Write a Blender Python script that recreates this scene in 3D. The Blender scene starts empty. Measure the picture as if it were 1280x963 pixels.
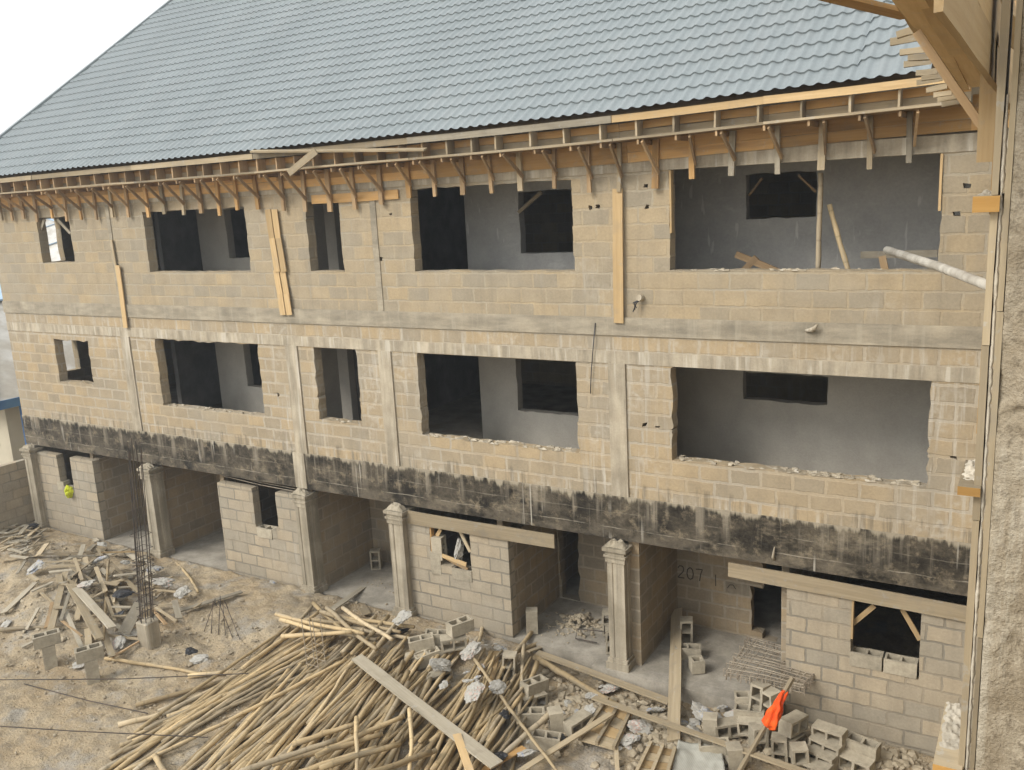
import bpy, bmesh, math, random
import numpy as np
from mathutils import Vector, Matrix, noise
random.seed(7)
R = math.radians
scene = bpy.context.scene
COL = scene.collection

# ------------------------------------------------------------------ camera
CAM = Vector((0, -13, 8.05))
F, PITCH, ROLL, YAW = 1121.74, R(12.007), R(-3.023), R(-31.1995)
fw = Vector((math.sin(YAW)*math.cos(PITCH), math.cos(YAW)*math.cos(PITCH), -math.sin(PITCH)))
rt0 = Vector((math.cos(YAW), -math.sin(YAW), 0)); up0 = rt0.cross(fw)
rt = rt0*math.cos(ROLL)+up0*math.sin(ROLL); upv = up0*math.cos(ROLL)-rt0*math.sin(ROLL)
cam = bpy.data.cameras.new("camera"); co = bpy.data.objects.new("camera", cam); COL.objects.link(co)
cam.sensor_width = 36; cam.sensor_fit = 'HORIZONTAL'; cam.lens = F/1280*36; cam.clip_end = 2000; cam.clip_start = .05
co.matrix_world = Matrix(((rt.x, upv.x, -fw.x, CAM.x), (rt.y, upv.y, -fw.y, CAM.y), (rt.z, upv.z, -fw.z, CAM.z), (0, 0, 0, 1)))
scene.camera = co
def ray(px, py): return fw+rt*((px-640)/F)+upv*((481.5-py)/F)
def atY(px, py, y): d = ray(px, py); return CAM+d*((y-CAM.y)/d.y)
def atX(px, py, x): d = ray(px, py); return CAM+d*((x-CAM.x)/d.x)
def atZ(px, py, z): d = ray(px, py); return CAM+d*((z-CAM.z)/d.z)

# ------------------------------------------------------------------ materials
class NT:
    def __init__(s, name):
        s.m = bpy.data.materials.new(name); s.m.use_nodes = True
        s.t = s.m.node_tree; s.b = s.t.nodes['Principled BSDF']
    def n(s, typ, ins=None, **kw):
        nd = s.t.nodes.new(typ)
        for k, v in kw.items(): setattr(nd, k, v)
        for k, v in (ins or {}).items():
            sk = nd.inputs[k]
            if isinstance(v, bpy.types.NodeSocket): s.t.links.new(v, sk)
            elif isinstance(v, bpy.types.Node): s.t.links.new(v.outputs[0], sk)
            else:
                if sk.type == 'RGBA' and len(v) == 3: v = (*v, 1)
                sk.default_value = v
        return nd
    def math(s, op, a, b=0.0, c=None, clamp=False):
        ins = {0: a, 1: b}
        if c is not None: ins[2] = c
        return s.n('ShaderNodeMath', ins, operation=op, use_clamp=clamp).outputs[0]
    def ss(s, v, a, b, lo=0.0, hi=1.0):
        return s.n('ShaderNodeMapRange', {0: v, 1: a, 2: b, 3: lo, 4: hi}, interpolation_type='SMOOTHSTEP').outputs[0]
    def mix(s, f, a, b, mode='MIX'):
        nd = s.n('ShaderNodeMix', {}, data_type='RGBA', blend_type=mode)
        for sk, v in ((nd.inputs[0], f), (nd.inputs[6], a), (nd.inputs[7], b)):
            if isinstance(v, bpy.types.NodeSocket): s.t.links.new(v, sk)
            else: sk.default_value = (*v, 1) if isinstance(v, tuple) and len(v) == 3 else v
        return nd.outputs[2]
    def noise(s, vec, scale, detail=4, rough=.55):
        nd = s.n('ShaderNodeTexNoise', {'Scale': scale, 'Detail': detail, 'Roughness': rough})
        if vec is not None: s.t.links.new(vec, nd.inputs['Vector'])
        return nd.outputs[0]
    def scalev(s, vec, sx, sy, sz):
        return s.n('ShaderNodeVectorMath', {0: vec, 1: (sx, sy, sz)}, operation='MULTIPLY').outputs[0]
    def pos(s): return s.n('ShaderNodeNewGeometry').outputs['Position']
    def obj(s): return s.n('ShaderNodeTexCoord').outputs['Object']
    def rnd(s): return s.n('ShaderNodeObjectInfo').outputs['Random']
    def bump(s, h, st=.5, dist=.01):
        s.t.links.new(s.n('ShaderNodeBump', {'Height': h, 'Strength': st, 'Distance': dist}).outputs[0], s.b.inputs['Normal'])
    def done(s, col, rough=.9, spec=.25, metal=0):
        for k, v in (('Base Color', col), ('Roughness', rough), ('Specular IOR Level', spec), ('Metallic', metal)):
            sk = s.b.inputs[k]
            if isinstance(v, bpy.types.NodeSocket): s.t.links.new(v, sk)
            else: sk.default_value = (*v, 1) if isinstance(v, tuple) else v
        return s.m
    def hsv(s, c, val):  # scale brightness
        return s.mix(1.0, c, s.n('ShaderNodeCombineColor', {0: val, 1: val, 2: val}).outputs[0], 'MULTIPLY')

def block_mat(name, c1, c2, mort, msize=.012, streak=.5, eff=0.0, mlo=.3, bw=.475, warp=.02, mid=False):
    t = NT(name); p = t.pos(); sp = t.n('ShaderNodeSeparateXYZ', {0: p})
    u = t.math('ADD', sp.outputs[0], sp.outputs[1]); v = sp.outputs[2]
    w1 = t.noise(p, 5, 2); w2 = t.noise(t.scalev(p, 1, 1, 1.3), 6.3, 2)
    u2 = t.math('MULTIPLY_ADD', t.math('SUBTRACT', w1, .5), warp*2, u)
    v2 = t.math('MULTIPLY_ADD', t.math('SUBTRACT', w2, .5), warp*1.6, v)
    vec = t.n('ShaderNodeCombineXYZ', {0: u2, 1: v2}).outputs[0]
    br = t.n('ShaderNodeTexBrick', {'Vector': vec, 'Color1': c1, 'Color2': c2, 'Mortar': c1, 'Scale': 1.0, 'Mortar Size': msize,
             'Mortar Smooth': .35, 'Bias': 0.0, 'Brick Width': bw, 'Row Height': .25}, offset=.5)
    fac = br.outputs['Fac']; col = br.outputs['Color']
    big = t.noise(p, .55, 4); fine = t.noise(p, 26, 5, .65); md = t.noise(p, 3.1, 4, .6)
    col = t.hsv(col, t.math('MULTIPLY_ADD', fine, .5, t.math('MULTIPLY_ADD', md, .5, .5)))
    mcol = t.hsv(t.mix(t.noise(p, 1.7), mort, tuple(c*.75 for c in mort)), t.math('MULTIPLY_ADD', fine, .4, .8))
    mvis = t.ss(t.noise(p, .9, 3), .38, .6, mlo, 1.0)
    col = t.mix(t.math('MULTIPLY', fac, mvis), col, mcol)
    st = t.noise(t.scalev(p, 4.5, 4.5, .35), 1.0, 5, .6)
    col = t.mix(t.math('MULTIPLY', t.ss(st, .48, .72), streak), col, (.19, .165, .125))
    col = t.mix(t.math('MULTIPLY', t.ss(big, .45, .68), .35), col, (.30, .275, .225))
    if eff:
        e = t.ss(t.noise(t.scalev(p, 9, 9, .7), 1.0, 5, .65), .5, .66)
        if mid:   # cement washed down beside the pilasters, under the lintels and above the floor beam
            m = None
            for cx in (-18.2, -13.0, -10.6, -5.85, -1.0):
                d = t.ss(t.math('ABSOLUTE', t.math('SUBTRACT', sp.outputs[0], cx)), .25, 1.15, 1, 0)
                m = d if m is None else t.math('MAXIMUM', m, d)
            m = t.math('MAXIMUM', m, t.math('MULTIPLY', t.ss(v, 4.6, 5.3), .8))
            m = t.math('MAXIMUM', m, t.ss(v, 3.05, 3.35, 1, 0))
        else: m = t.ss(t.noise(p, .7, 3), .5, .65)
        if mid:   # soot runs above the blackened beam
            sk = t.ss(t.noise(t.scalev(p, 8, 8, .5), 1.0, 5, .65), .50, .64); hgt = t.math('MULTIPLY_ADD', t.noise(t.scalev(p, 2.2, 2.2, .1), 1.0, 3), .5, 2.98)
            col = t.mix(t.math('MULTIPLY', t.math('MULTIPLY', sk, t.ss(t.math('SUBTRACT', v, hgt), .0, .10, 1, 0)), .5), col, (.11, .095, .07))
        e2 = t.ss(t.noise(p, 7, 4, .6), .46, .62)
        e = t.math('MAXIMUM', e, t.math('MULTIPLY', t.math('MULTIPLY', e2, t.ss(t.noise(p, 1.3, 2), .48, .6)), .7))
        col = t.mix(t.math('MULTIPLY', t.math('MULTIPLY', e, m), eff), col, (.50, .465, .40))
    t.bump(t.math('ADD', t.math('MULTIPLY', fac, -.5), t.math('MULTIPLY', fine, .55)), .7, .012)
    return t.done(col, .95, .15)

def conc_mat(name, a, b, sx=6, sz=.8, light=None, la=.3, soft=1.0):
    t = NT(name); p = t.pos()
    n1 = t.noise(p, 2.2, 5, .6); n2 = t.noise(t.scalev(p, sx, sx, sz), 1, 5, .62); fine = t.noise(p, 32, 4, .6)
    col = t.mix(t.ss(n1, .3, .7), a, b)
    col = t.hsv(col, t.math('MULTIPLY_ADD', t.ss(n2, .3, .75), .5*soft, t.math('MULTIPLY_ADD', fine, .3, .6+.25*(1-soft))))
    if light: col = t.mix(t.math('MULTIPLY', t.ss(t.noise(t.scalev(p, 8, 8, .5), 1.0, 4, .6), .52, .68), la), col, light)
    t.bump(t.math('ADD', fine, n2), .5, .01)
    return t.done(col, .92, .2)

M = {}
M['top'] = block_mat('top_block', (.365, .288, .182), (.285, .245, .18), (.385, .335, .25), .019, .3, .25, .15, warp=.03)
M['mid'] = block_mat('mid_block', (.38, .292, .178), (.285, .24, .172), (.425, .37, .285), .028, .28, .55, .4, mid=True, warp=.034)
M['low'] = block_mat('low_block', (.37, .305, .215), (.295, .26, .20), (.24, .215, .17), .02, .25, .25, .45, warp=.024)
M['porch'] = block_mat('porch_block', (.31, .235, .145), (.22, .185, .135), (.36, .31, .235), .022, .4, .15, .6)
M['conc'] = conc_mat('cement', (.31, .265, .195), (.40, .35, .265), light=(.52, .48, .40), la=.75)
M['ring'] = conc_mat('ring_concrete', (.265, .235, .18), (.34, .295, .22), 1.2, 5, (.40, .36, .28), .35)
M['col'] = conc_mat('column_cement', (.26, .225, .165), (.36, .315, .24), 9, .4)
M['plaster'] = conc_mat('grey_plaster', (.36, .335, .29), (.40, .375, .325), 1.5, 1.2, soft=.3)
M['slab'] = conc_mat('slab_concrete', (.26, .235, .19), (.33, .30, .25), 2, 2)
M['dusk'] = conc_mat('dim_room_render', (.17, .165, .155), (.21, .20, .185), 1.5, 1.2)  # dimness of the inner rooms put into a darker render colour

def plaster_splash():
    t = NT('splashed_plaster'); p = t.pos()
    n1 = t.noise(p, 1.6, 5, .6); fine = t.noise(p, 30, 3)
    col = t.hsv(t.mix(t.ss(n1, .3, .7), (.31, .305, .29), (.385, .375, .35)), t.math('MULTIPLY_ADD', fine, .3, .85))
    fl = t.math('MAXIMUM', t.ss(t.noise(t.scalev(p, 11, 11, 2.2), 1.0, 2, .5), .66, .72), t.math('MULTIPLY', t.ss(t.noise(t.scalev(p, 1.2, 1.2, 3), 1.0, 5, .75), .56, .72), .6))
    col = t.mix(t.math('MULTIPLY', fl, .8), col, (.5, .49, .46))
    return t.done(col, .9, .2)
M['splash'] = plaster_splash()

def black_band():
    t = NT('mouldy_beam'); p = t.pos(); sp = t.n('ShaderNodeSeparateXYZ', {0: p}); z = sp.outputs[2]
    n1 = t.noise(t.scalev(p, 1, 1, 1.6), 1.3, 5, .65); st = t.noise(t.scalev(p, 11, 11, .45), 1.0, 5, .65); fine = t.noise(p, 22, 5, .7)
    blot = t.noise(p, 4.2, 5, .7)
    col = t.mix(t.ss(n1, .32, .66), (.018, .016, .013), (.085, .072, .053))
    col = t.mix(t.math('MULTIPLY', t.ss(blot, .50, .70), .8), col, (.21, .172, .118))
    pat = t.ss(t.noise(t.scalev(p, .55, .55, 1.5), 1.0, 5, .7), .52, .66)
    col = t.mix(t.math('MULTIPLY', pat, .5), col, (.25, .21, .15))
    col = t.hsv(col, t.math('MULTIPLY_ADD', fine, 1.9, .05))
    # lower lift of the pour is browner and cleaner
    col = t.mix(t.math('MULTIPLY', t.ss(z, 2.55, 2.42), t.math('MULTIPLY', t.ss(n1, .40, .62), .6)), col, (.13, .11, .082))
    # ragged top edge where clean cement shows between the drips
    st2 = t.noise(t.scalev(p, 3.2, 3.2, .3), 1.0, 4, .6)
    edge = t.math('MULTIPLY_ADD', t.math('MULTIPLY_ADD', st, .5, t.math('MULTIPLY', st2, .6)), -.66, 3.325)
    edge = t.math('MULTIPLY_ADD', t.noise(t.scalev(p, 1, 1, .1), .8, 3), .12, edge)
    clean = t.ss(t.math('SUBTRACT', z, edge), -.035, .05)
    col = t.mix(t.math('MULTIPLY', clean, .85), col, (.36, .315, .235))
    vs_ = t.noise(t.scalev(p, 5, 5, .25), 1.0, 5, .65)
    col = t.mix(t.math('MULTIPLY', t.math('MULTIPLY', t.ss(vs_, .5, .68), t.ss(z, 2.35, 2.9)), .7), col, (.27, .235, .18))
    dr = t.ss(t.noise(t.scalev(p, 14, 14, .12), 1.0, 3, .5), .63, .68)
    dm = t.ss(t.noise(p, 1.1, 2), .5, .62)
    col = t.mix(t.math('MULTIPLY', t.math('MULTIPLY', dr, dm), .75), col, (.42, .39, .33))
    # board marks of the shuttering: thin chalky lines
    wz = t.math('MULTIPLY_ADD', t.noise(p, 1.5, 4), .07, z)
    for zz, am in ((2.53, .6), (2.80, .28)):
        ln = t.ss(t.math('ABSOLUTE', t.math('SUBTRACT', wz, zz)), .002, .012, 1, 0)
        col = t.mix(t.math('MULTIPLY', t.math('MULTIPLY', ln, t.ss(t.noise(p, 1.2, 5, .7), .42, .6)), am), col, (.40, .36, .29))
    t.bump(t.math('ADD', fine, blot), .8, .02)
    return t.done(col, .95, .15)
M['band'] = black_band()

def wood_mat(name, a, b, dark, gs=1.0, dirt=.3, rough=.85):
    t = NT(name); o = t.obj(); r = t.rnd()
    off = t.n('ShaderNodeVectorMath', {0: o, 1: t.n('ShaderNodeCombineXYZ', {0: t.math('MULTIPLY', r, 37.0), 1: t.math('MULTIPLY', r, 11.0), 2: t.math('MULTIPLY', r, 5.0)}).outputs[0]}, operation='ADD').outputs[0]
    g = t.noise(t.scalev(off, 1.1*gs, 28*gs, 28*gs), 1.0, 5, .6); g2 = t.noise(t.scalev(off, .7, 7, 7), 1.0, 3)
    col = t.mix(t.ss(g, .3, .7), a, b)
    col = t.mix(t.math('MULTIPLY', t.ss(g2, .52, .75), .6), col, dark)
    d = t.noise(off, 3.3, 4, .65)
    col = t.mix(t.math('MULTIPLY', t.ss(d, .5, .7), dirt), col, (.30, .26, .20))
    spl = t.ss(t.noise(off, 9, 4, .7), .60, .66)
    col = t.mix(t.math('MULTIPLY', spl, dirt), col, (.43, .41, .36))
    col = t.hsv(col, t.math('MULTIPLY_ADD', r, .5, .52))
    t.bump(g, .5, .006)
    return t.done(col, rough, .2)
M['yellow'] = wood_mat('fresh_plank', (.50, .35, .175), (.57, .41, .22), (.37, .25, .125), dirt=.25)
M['orange'] = wood_mat('form_plank', (.55, .325, .125), (.62, .39, .17), (.28, .17, .085), dirt=.3)
M['brown'] = wood_mat('brown_timber', (.40, .27, .145), (.48, .335, .19), (.27, .175, .095), dirt=.25)
M['ply'] = wood_mat('soffit_plank', (.58, .40, .20), (.66, .48, .26), (.44, .29, .14), dirt=.15)
M['tan'] = wood_mat('dry_plank', (.38, .305, .195), (.46, .375, .25), (.27, .21, .135), dirt=.5)
M['grey'] = wood_mat('weathered_plank', (.36, .315, .235), (.44, .39, .30), (.27, .235, .175), dirt=.6)
M['endwood'] = wood_mat('sawn_timber', (.50, .28, .085), (.56, .33, .11), (.40, .21, .06), dirt=.05)

def roof_mat():
    t = NT('painted_steel_tile'); p = t.pos()
    n1 = t.noise(p, .5, 4); n2 = t.noise(t.scalev(p, 3, .6, .6), 1.0, 4, .6); fine = t.noise(p, 18, 3)
    sheet = t.n('ShaderNodeTexWhiteNoise', {'W': t.math('FLOOR', t.math('MULTIPLY', t.n('ShaderNodeSeparateXYZ', {0: p}).outputs[0], .943))}, noise_dimensions='1D').outputs[0]
    col = t.mix(t.ss(n1, .3, .7), (.182, .207, .214), (.198, .224, .231))
    col = t.mix(t.math('MULTIPLY', t.ss(n2, .48, .7), .3), col, (.235, .25, .252))
    col = t.mix(t.math('MULTIPLY', t.ss(t.noise(p, 1.6, 5, .7), .5, .68), .12), col, (.245, .25, .24))
    col = t.hsv(col, t.math('ADD', t.math('MULTIPLY_ADD', fine, .25, .83), t.math('MULTIPLY', sheet, .07)))
    return t.done(col, .45, .4, 0)
M['roof'] = roof_mat()

# ------------------------------------------------------------------ mesh helpers
class MB:
    def __init__(s): s.v = []; s.f = []
    def add(s, v, f):
        o = len(s.v); s.v += [Vector(x) for x in v]; s.f += [tuple(i+o for i in q) for q in f]; return s
    def box(s, x0, x1, y0, y1, z0, z1):
        v = [(x, y, z) for z in (z0, z1) for y in (y0, y1) for x in (x0, x1)]
        return s.add(v, [(0, 2, 3, 1), (4, 5, 7, 6), (0, 1, 5, 4), (2, 6, 7, 3), (0, 4, 6, 2), (1, 3, 7, 5)])
    def bar(s, p, q, w, h, up=(0, 0, 1)):   # w across, h along `up`
        p, q = Vector(p), Vector(q); d = (q-p).normalized(); a = d.cross(Vector(up))
        if a.length < 1e-4: a = d.cross(Vector((0, 1, 0)))
        a.normalize(); b = a.cross(d)
        v = [e+a*(w/2*i)+b*(h/2*j) for e in (p, q) for i, j in ((-1, -1), (1, -1), (1, 1), (-1, 1))]
        return s.add(v, [(3, 2, 1, 0), (4, 5, 6, 7), (0, 1, 5, 4), (1, 2, 6, 5), (2, 3, 7, 6), (3, 0, 4, 7)])
    def tube(s, pts, rad, n=8, cap=True):
        pts = [Vector(p) for p in pts]; o = len(s.v); k = len(pts)
        if not hasattr(rad, '__len__'): rad = [rad]*k
        a = None
        for i, p in enumerate(pts):
            d = (pts[min(i+1, k-1)]-pts[max(i-1, 0)]).normalized()
            if a is None:
                a = d.cross(Vector((0, 0, 1)))
                if a.length < 1e-3: a = Vector((1, 0, 0))
            a = (a-d*a.dot(d)).normalized(); b = d.cross(a)
            for j in range(n):
                t = 2*math.pi*j/n; s.v.append(p+a*(math.cos(t)*rad[i])+b*(math.sin(t)*rad[i]))
        for i in range(k-1):
            for j in range(n):
                j2 = (j+1) % n; s.f.append((o+i*n+j, o+i*n+j2, o+(i+1)*n+j2, o+(i+1)*n+j))
        if cap: s.f.append(tuple(o+j for j in range(n))[::-1]); s.f.append(tuple(o+(k-1)*n+j for j in range(n)))
        return s
    def mesh(s, name, mat, smooth=False, bevel=0):
        me = bpy.data.meshes.new(name); me.from_pydata([tuple(v) for v in s.v], [], s.f)
        if bevel:
            bm = bmesh.new(); bm.from_mesh(me)
            bmesh.ops.bevel(bm, geom=bm.edges[:], offset=bevel, segments=1, affect='EDGES', clamp_overlap=True); bm.to_mesh(me); bm.free()
        me.materials.append(mat)
        if smooth: me.polygons.foreach_set('use_smooth', [True]*len(me.polygons))
        me.update(); return me

def link(name, me, parent=None, loc=(0, 0, 0), mw=None):
    o = bpy.data.objects.new(name, me); COL.objects.link(o)
    if mw is not None: o.matrix_world = mw
    else: o.location = loc
    if parent is not None:
        o.parent = parent
        if mw is None: o.location = Vector(loc)-BASE[parent.name]
        else: o.matrix_parent_inverse = Matrix.Translation(-BASE[parent.name])
    return o
BASE = {}
def empty(name, loc, label, cat, group=None):
    o = bpy.data.objects.new(name, None); COL.objects.link(o); o.location = loc; o.empty_display_size = .2
    BASE[o.name] = Vector(loc); return tag(o, label, cat, group)
def tag(o, label=None, cat=None, group=None, kind=None):
    for k, v in (('label', label), ('category', cat), ('group', group), ('kind', kind)):
        if v: o[k] = v
    return o
def part(name, mb, mat, parent, smooth=False, bevel=0):      # a part in world coordinates under a top-level Empty
    o = link(name, mb.mesh(name, mat, smooth, bevel), parent); BASE[o.name] = Vector((0, 0, 0)); return o
def sub(name, mb, mat, parent, smooth=False):                # sub-part below a part() that sits in world coordinates
    o = bpy.data.objects.new(name, mb.mesh(name, mat, smooth)); COL.objects.link(o); o.parent = parent; return o
def frame(p, q, up=(0, 0, 1)):
    p, q = Vector(p), Vector(q); d = (q-p).normalized(); a = Vector(up).cross(d)
    if a.length < 1e-4: a = Vector((0, 1, 0)).cross(d)
    a.normalize(); b = d.cross(a); c = (p+q)/2
    return Matrix(((d.x, a.x, b.x, c.x), (d.y, a.y, b.y, c.y), (d.z, a.z, b.z, c.z), (0, 0, 0, 1))), (q-p).length
def plank_mesh(name, L, w, h, mat, wob=.004, rough_end=0.0):  # a sawn board lying along local X, slightly bowed, chipped corners
    mb = MB(); k = max(3, int(L/.5)+1); bow = random.uniform(-1, 1)*L*.004
    for i in range(k):
        t = i/(k-1); x = -L/2+L*t; z = bow*(1-(2*t-1)**2)
        for j, (a, b) in enumerate(((-1, -1), (1, -1), (1, 1), (-1, 1))):
            e = random.uniform(-rough_end, rough_end) if i in (0, k-1) else 0
            mb.v.append(Vector((x+e, a*w/2+random.uniform(-wob, wob), b*h/2+z+random.uniform(-wob, wob)*.4)))
    for i in range(k-1):
        for j in range(4): mb.f.append((i*4+j, i*4+(j+1) % 4, i*4+4+(j+1) % 4, i*4+4+j))
    mb.f.append((3, 2, 1, 0)); o = (k-1)*4; mb.f.append((o, o+1, o+2, o+3))
    return mb.mesh(name, mat)
def plank(name, p, q, w, h, mat, parent=None, up=(0, 0, 1), **kw):
    mw, L = frame(p, q, up); return link(name, plank_mesh(name, L, w, h, mat, **kw), parent, mw=mw)

def wall(x0, x1, z0, z1, y0, y1, holes=(), step=.16, jit=.014, axis='x'):
    """block wall with real openings; free edges of the openings are chipped. axis 'y': x0..x1 runs along Y, y0..y1 is the X thickness"""
    def coords(a, b, fixed):
        c = sorted({a, b, *fixed}); out = []
        for i in range(len(c)-1):
            n = max(1, int(round((c[i+1]-c[i])/step))); out += [c[i]+(c[i+1]-c[i])*k/n for k in range(n)]
        return out+[b]
    xs = coords(x0, x1, [e for h in holes for e in h[:2] if x0 < e < x1]); zs = coords(z0, z1, [e for h in holes for e in h[2:] if z0 < e < z1])
    def solid(i, j):
        if not (0 <= i < len(xs)-1 and 0 <= j < len(zs)-1): return False
        cx, cz = (xs[i]+xs[i+1])/2, (zs[j]+zs[j+1])/2
        return not any(h[0] < cx < h[1] and h[2] < cz < h[3] for h in holes)
    mb = MB(); idx = {}
    def vert(i, j, side):
        k = (i, j, side)
        if k not in idx:
            x, z = xs[i], zs[j]; y = y0 if side == 0 else y1
            inh = [solid(i-1, j-1), solid(i, j-1), solid(i-1, j), solid(i, j)]
            if not all(inh) and (x0+.01 < x < x1-.01 or z0+.01 < z < z1-.01):
                r = random.Random(i*7919+j*104729+int(x0*100)); e = 1 if side == 0 else .7
                if x0+.01 < x < x1-.01: x += r.uniform(-jit, jit)*e
                if z0+.01 < z < z1-.01: z += r.uniform(-jit, jit)*e
            yy = y+(noise.noise((x*1.7, z*1.7, y))*.006)
            idx[k] = len(mb.v); mb.v.append(Vector((x, yy, z)) if axis == 'x' else Vector((yy, x, z)))
        return idx[k]
    for i in range(len(xs)-1):
        for j in range(len(zs)-1):
            if not solid(i, j): continue
            a = [vert(i, j, 0), vert(i+1, j, 0), vert(i+1, j+1, 0), vert(i, j+1, 0)]; b = [vert(i, j, 1), vert(i+1, j, 1), vert(i+1, j+1, 1), vert(i, j+1, 1)]
            mb.f.append(tuple(a)); mb.f.append(tuple(b[::-1]))
            for di, dj, e0, e1 in ((0, -1, 0, 1), (1, 0, 1, 2), (0, 1, 2, 3), (-1, 0, 3, 0)):
                if not solid(i+di, j+dj): mb.f.append((a[e1], a[e0], b[e0], b[e1]))
    if axis == 'y': mb.f = [q[::-1] for q in mb.f]
    return mb

# ------------------------------------------------------------------ the building across the yard
def lerp(x, tab):
    for (a, b), (c, d) in zip(tab, tab[1:]):
        if x <= c: return b+(d-b)*max(0, (x-a))/(c-a)
    return tab[-1][1]
ez = lambda x: lerp(x, [(-24, 8.66), (-11, 8.68), (-5.5, 8.73), (-3.2, 8.79), (-1, 8.84)])
B = empty('unfinished_building', (-11.5, 4, 0), 'long three storey unfinished block building under a grey tiled roof', 'building')
XL, XR = -22.9, 0.0
def putlogs(L):      # square holes left by the scaffold, right through the wall
    r = random.Random(3); out = []
    for px, py in L:
        p = atY(px, py, 0); a, b = r.uniform(.028, .045), r.uniform(.022, .04); out.append((p.x-a, p.x+a, p.z-b, p.z+b))
    return out
PT = putlogs([(809, 259), (747, 258), (807, 232), (738, 260), (488, 268), (476, 324), (1208, 233), (1196, 268)]); PM = putlogs([(822, 534), (806, 532), (1192, 571), (348, 494)]); PC = [(-5.3, -5.22, 1.9, 1.97), (-5.05, -4.98, 1.62, 1.68)]
part('block_wall', wall(XL, XR, 6.05, 8.28, 0, .225, [(-4.95, -1.25, 6.785, 8.28), (-9.77, -6.58, 6.785, 8.22), (-12.28, -11.43, 6.785, 8.09), (-17.02, -13.9, 6.785, 8.07), (-20.93, -19.66, 7.015, 8.07)]+PT), M['top'], B)
part('block_wall', wall(XL, XR, 3.06, 5.30, 0, .225, [(-4.96, -1.27, 3.79, 5.30), (-9.88, -6.62, 3.72, 5.29), (-12.43, -11.33, 3.81, 5.29), (-17.19, -13.96, 3.75, 5.28), (-21.0, -19.66, 4.08, 5.13)]+PM, jit=.022), M['mid'], B)
part('block_wall', wall(XL, XR, 5.50, 5.76, 0, .225, step=.3), M['mid'], B)
part('lintel', wall(XL, XR, 5.30, 5.50, -.012, .235, step=.3), M['conc'], B)
part('ring_beam', wall(XL, XR, 5.76, 6.05, -.03, .24, step=.2), M['ring'], B)
part('ring_beam', wall(XL, XR, 8.28, 8.50, -.012, .24, step=.3), M['conc'], B)
part('floor_beam', wall(XL, XR, 2.29, 3.06, -.022, .25, step=.25), M['band'], B)
# cement pilaster strips on the two upper floors
for cx, w in ((-18.2, .3), (-13.0, .32), (-10.62, .3), (-5.88, .3)):
    mb = wall(cx-w/2, cx+w/2, 3.06, 5.30, -.03, -.006, step=.12, jit=.02); part('pilaster', mb, M['conc'], B)
for cx, w in ((-10.62, .13), (-18.2, .12)):
    part('pilaster', wall(cx-w/2, cx+w/2, 6.05, 8.28, -.016, -.004, step=.12), M['ring'], B)

# ground floor: front walls between the columns, left unfinished at the top
part('block_wall', wall(-22.75, -20.2, -.25, 2.08, 0, .19, [(-21.7, -21.13, 1.24, 2.08)], jit=.01), M['low'], B)
part('block_wall', wall(-15.72, -13.12, -.25, 2.08, 0, .19, [(-14.63, -13.93, 1.2, 2.08), (-14.604, -14.15, .974, 1.2)], jit=.01), M['low'], B)
part('block_wall', wall(-10.58, -8.14, -.25, 1.94, 0, .19, [(-9.89, -8.97, 1.165, 1.94), (-9.424, -8.97, .938, 1.165)], jit=.01), M['low'], B)
part('block_wall', wall(-3.15, XR, -.6, 1.95, 0, .19, [(-2.21, -1.25, 1.1, 1.95), (-2.21, -1.255, .874, 1.1)], jit=.012), M['low'], B)
for x, z in ((-8.14, 1.98), (-20.2, 2.1)):
    part('partition_wall', wall(.19, 1.87, -.2, z, x-.19, x-.004, axis='y'), M['porch'], B)
for x in (-5.62, -12.95, -17.98): part('partition_wall', wall(.1, 1.87, -.2, 2.7, x-.19, x, axis='y'), M['porch'], B)
for a, b, hs in ((-20.2, -15.75, []), (-12.95, -10.5, [(-12.2, -11.5, 0, 2.0)]), (-8.14, -5.62, [(-8.1, -7.68, 0, 2.3)]), (-5.62, -3.1, [(-4.02, -3.62, -.02, 2.05), (-4.24, -4.02, .12, .97)])):
    part('rear_wall', wall(a, b, -.1, 2.75, 1.87, 2.06, hs, jit=.03), M['porch'], B)
# upper floors: verandah back walls with doors and windows to the dark rooms
part('rear_wall', wall(-9.86, XR, 5.9, 8.5, 1.85, 2.05, [(-4.34, -3.22, 7.45, 8.16), (-8.64, -7.51, 6.945, 8.08)]), M['splash'], B)
part('rear_wall', wall(-17.5, -13.2, 5.9, 8.5, 1.85, 2.05, [(-16.55, -15.6, 6.92, 8.04)]), M['plaster'], B)
part('rear_wall', wall(-9.75, XR, 2.9, 5.75, 1.85, 2.05, [(-4.38, -2.99, 4.4, 4.88), (-8.88, -7.5, 3.845, 4.9)]), M['plaster'], B)
part('rear_wall', wall(-17.4, -13.2, 2.9, 5.75, 1.85, 2.05, [(-16.43, -15.6, 3.85, 4.9)]), M['plaster'], B)
for z0, z1 in ((2.9, 5.75), (5.9, 8.5)):
    part('partition_wall', wall(.23, 1.2, z0, z1, -13.05, -12.9, axis='y'), M['plaster'], B)
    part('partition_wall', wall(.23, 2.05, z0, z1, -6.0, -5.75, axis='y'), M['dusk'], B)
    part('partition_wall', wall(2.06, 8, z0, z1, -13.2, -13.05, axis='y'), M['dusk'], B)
    part('partition_wall', wall(2.06, 8, z0, z1, -19.3, -19.15, axis='y'), M['dusk'], B)
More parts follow.
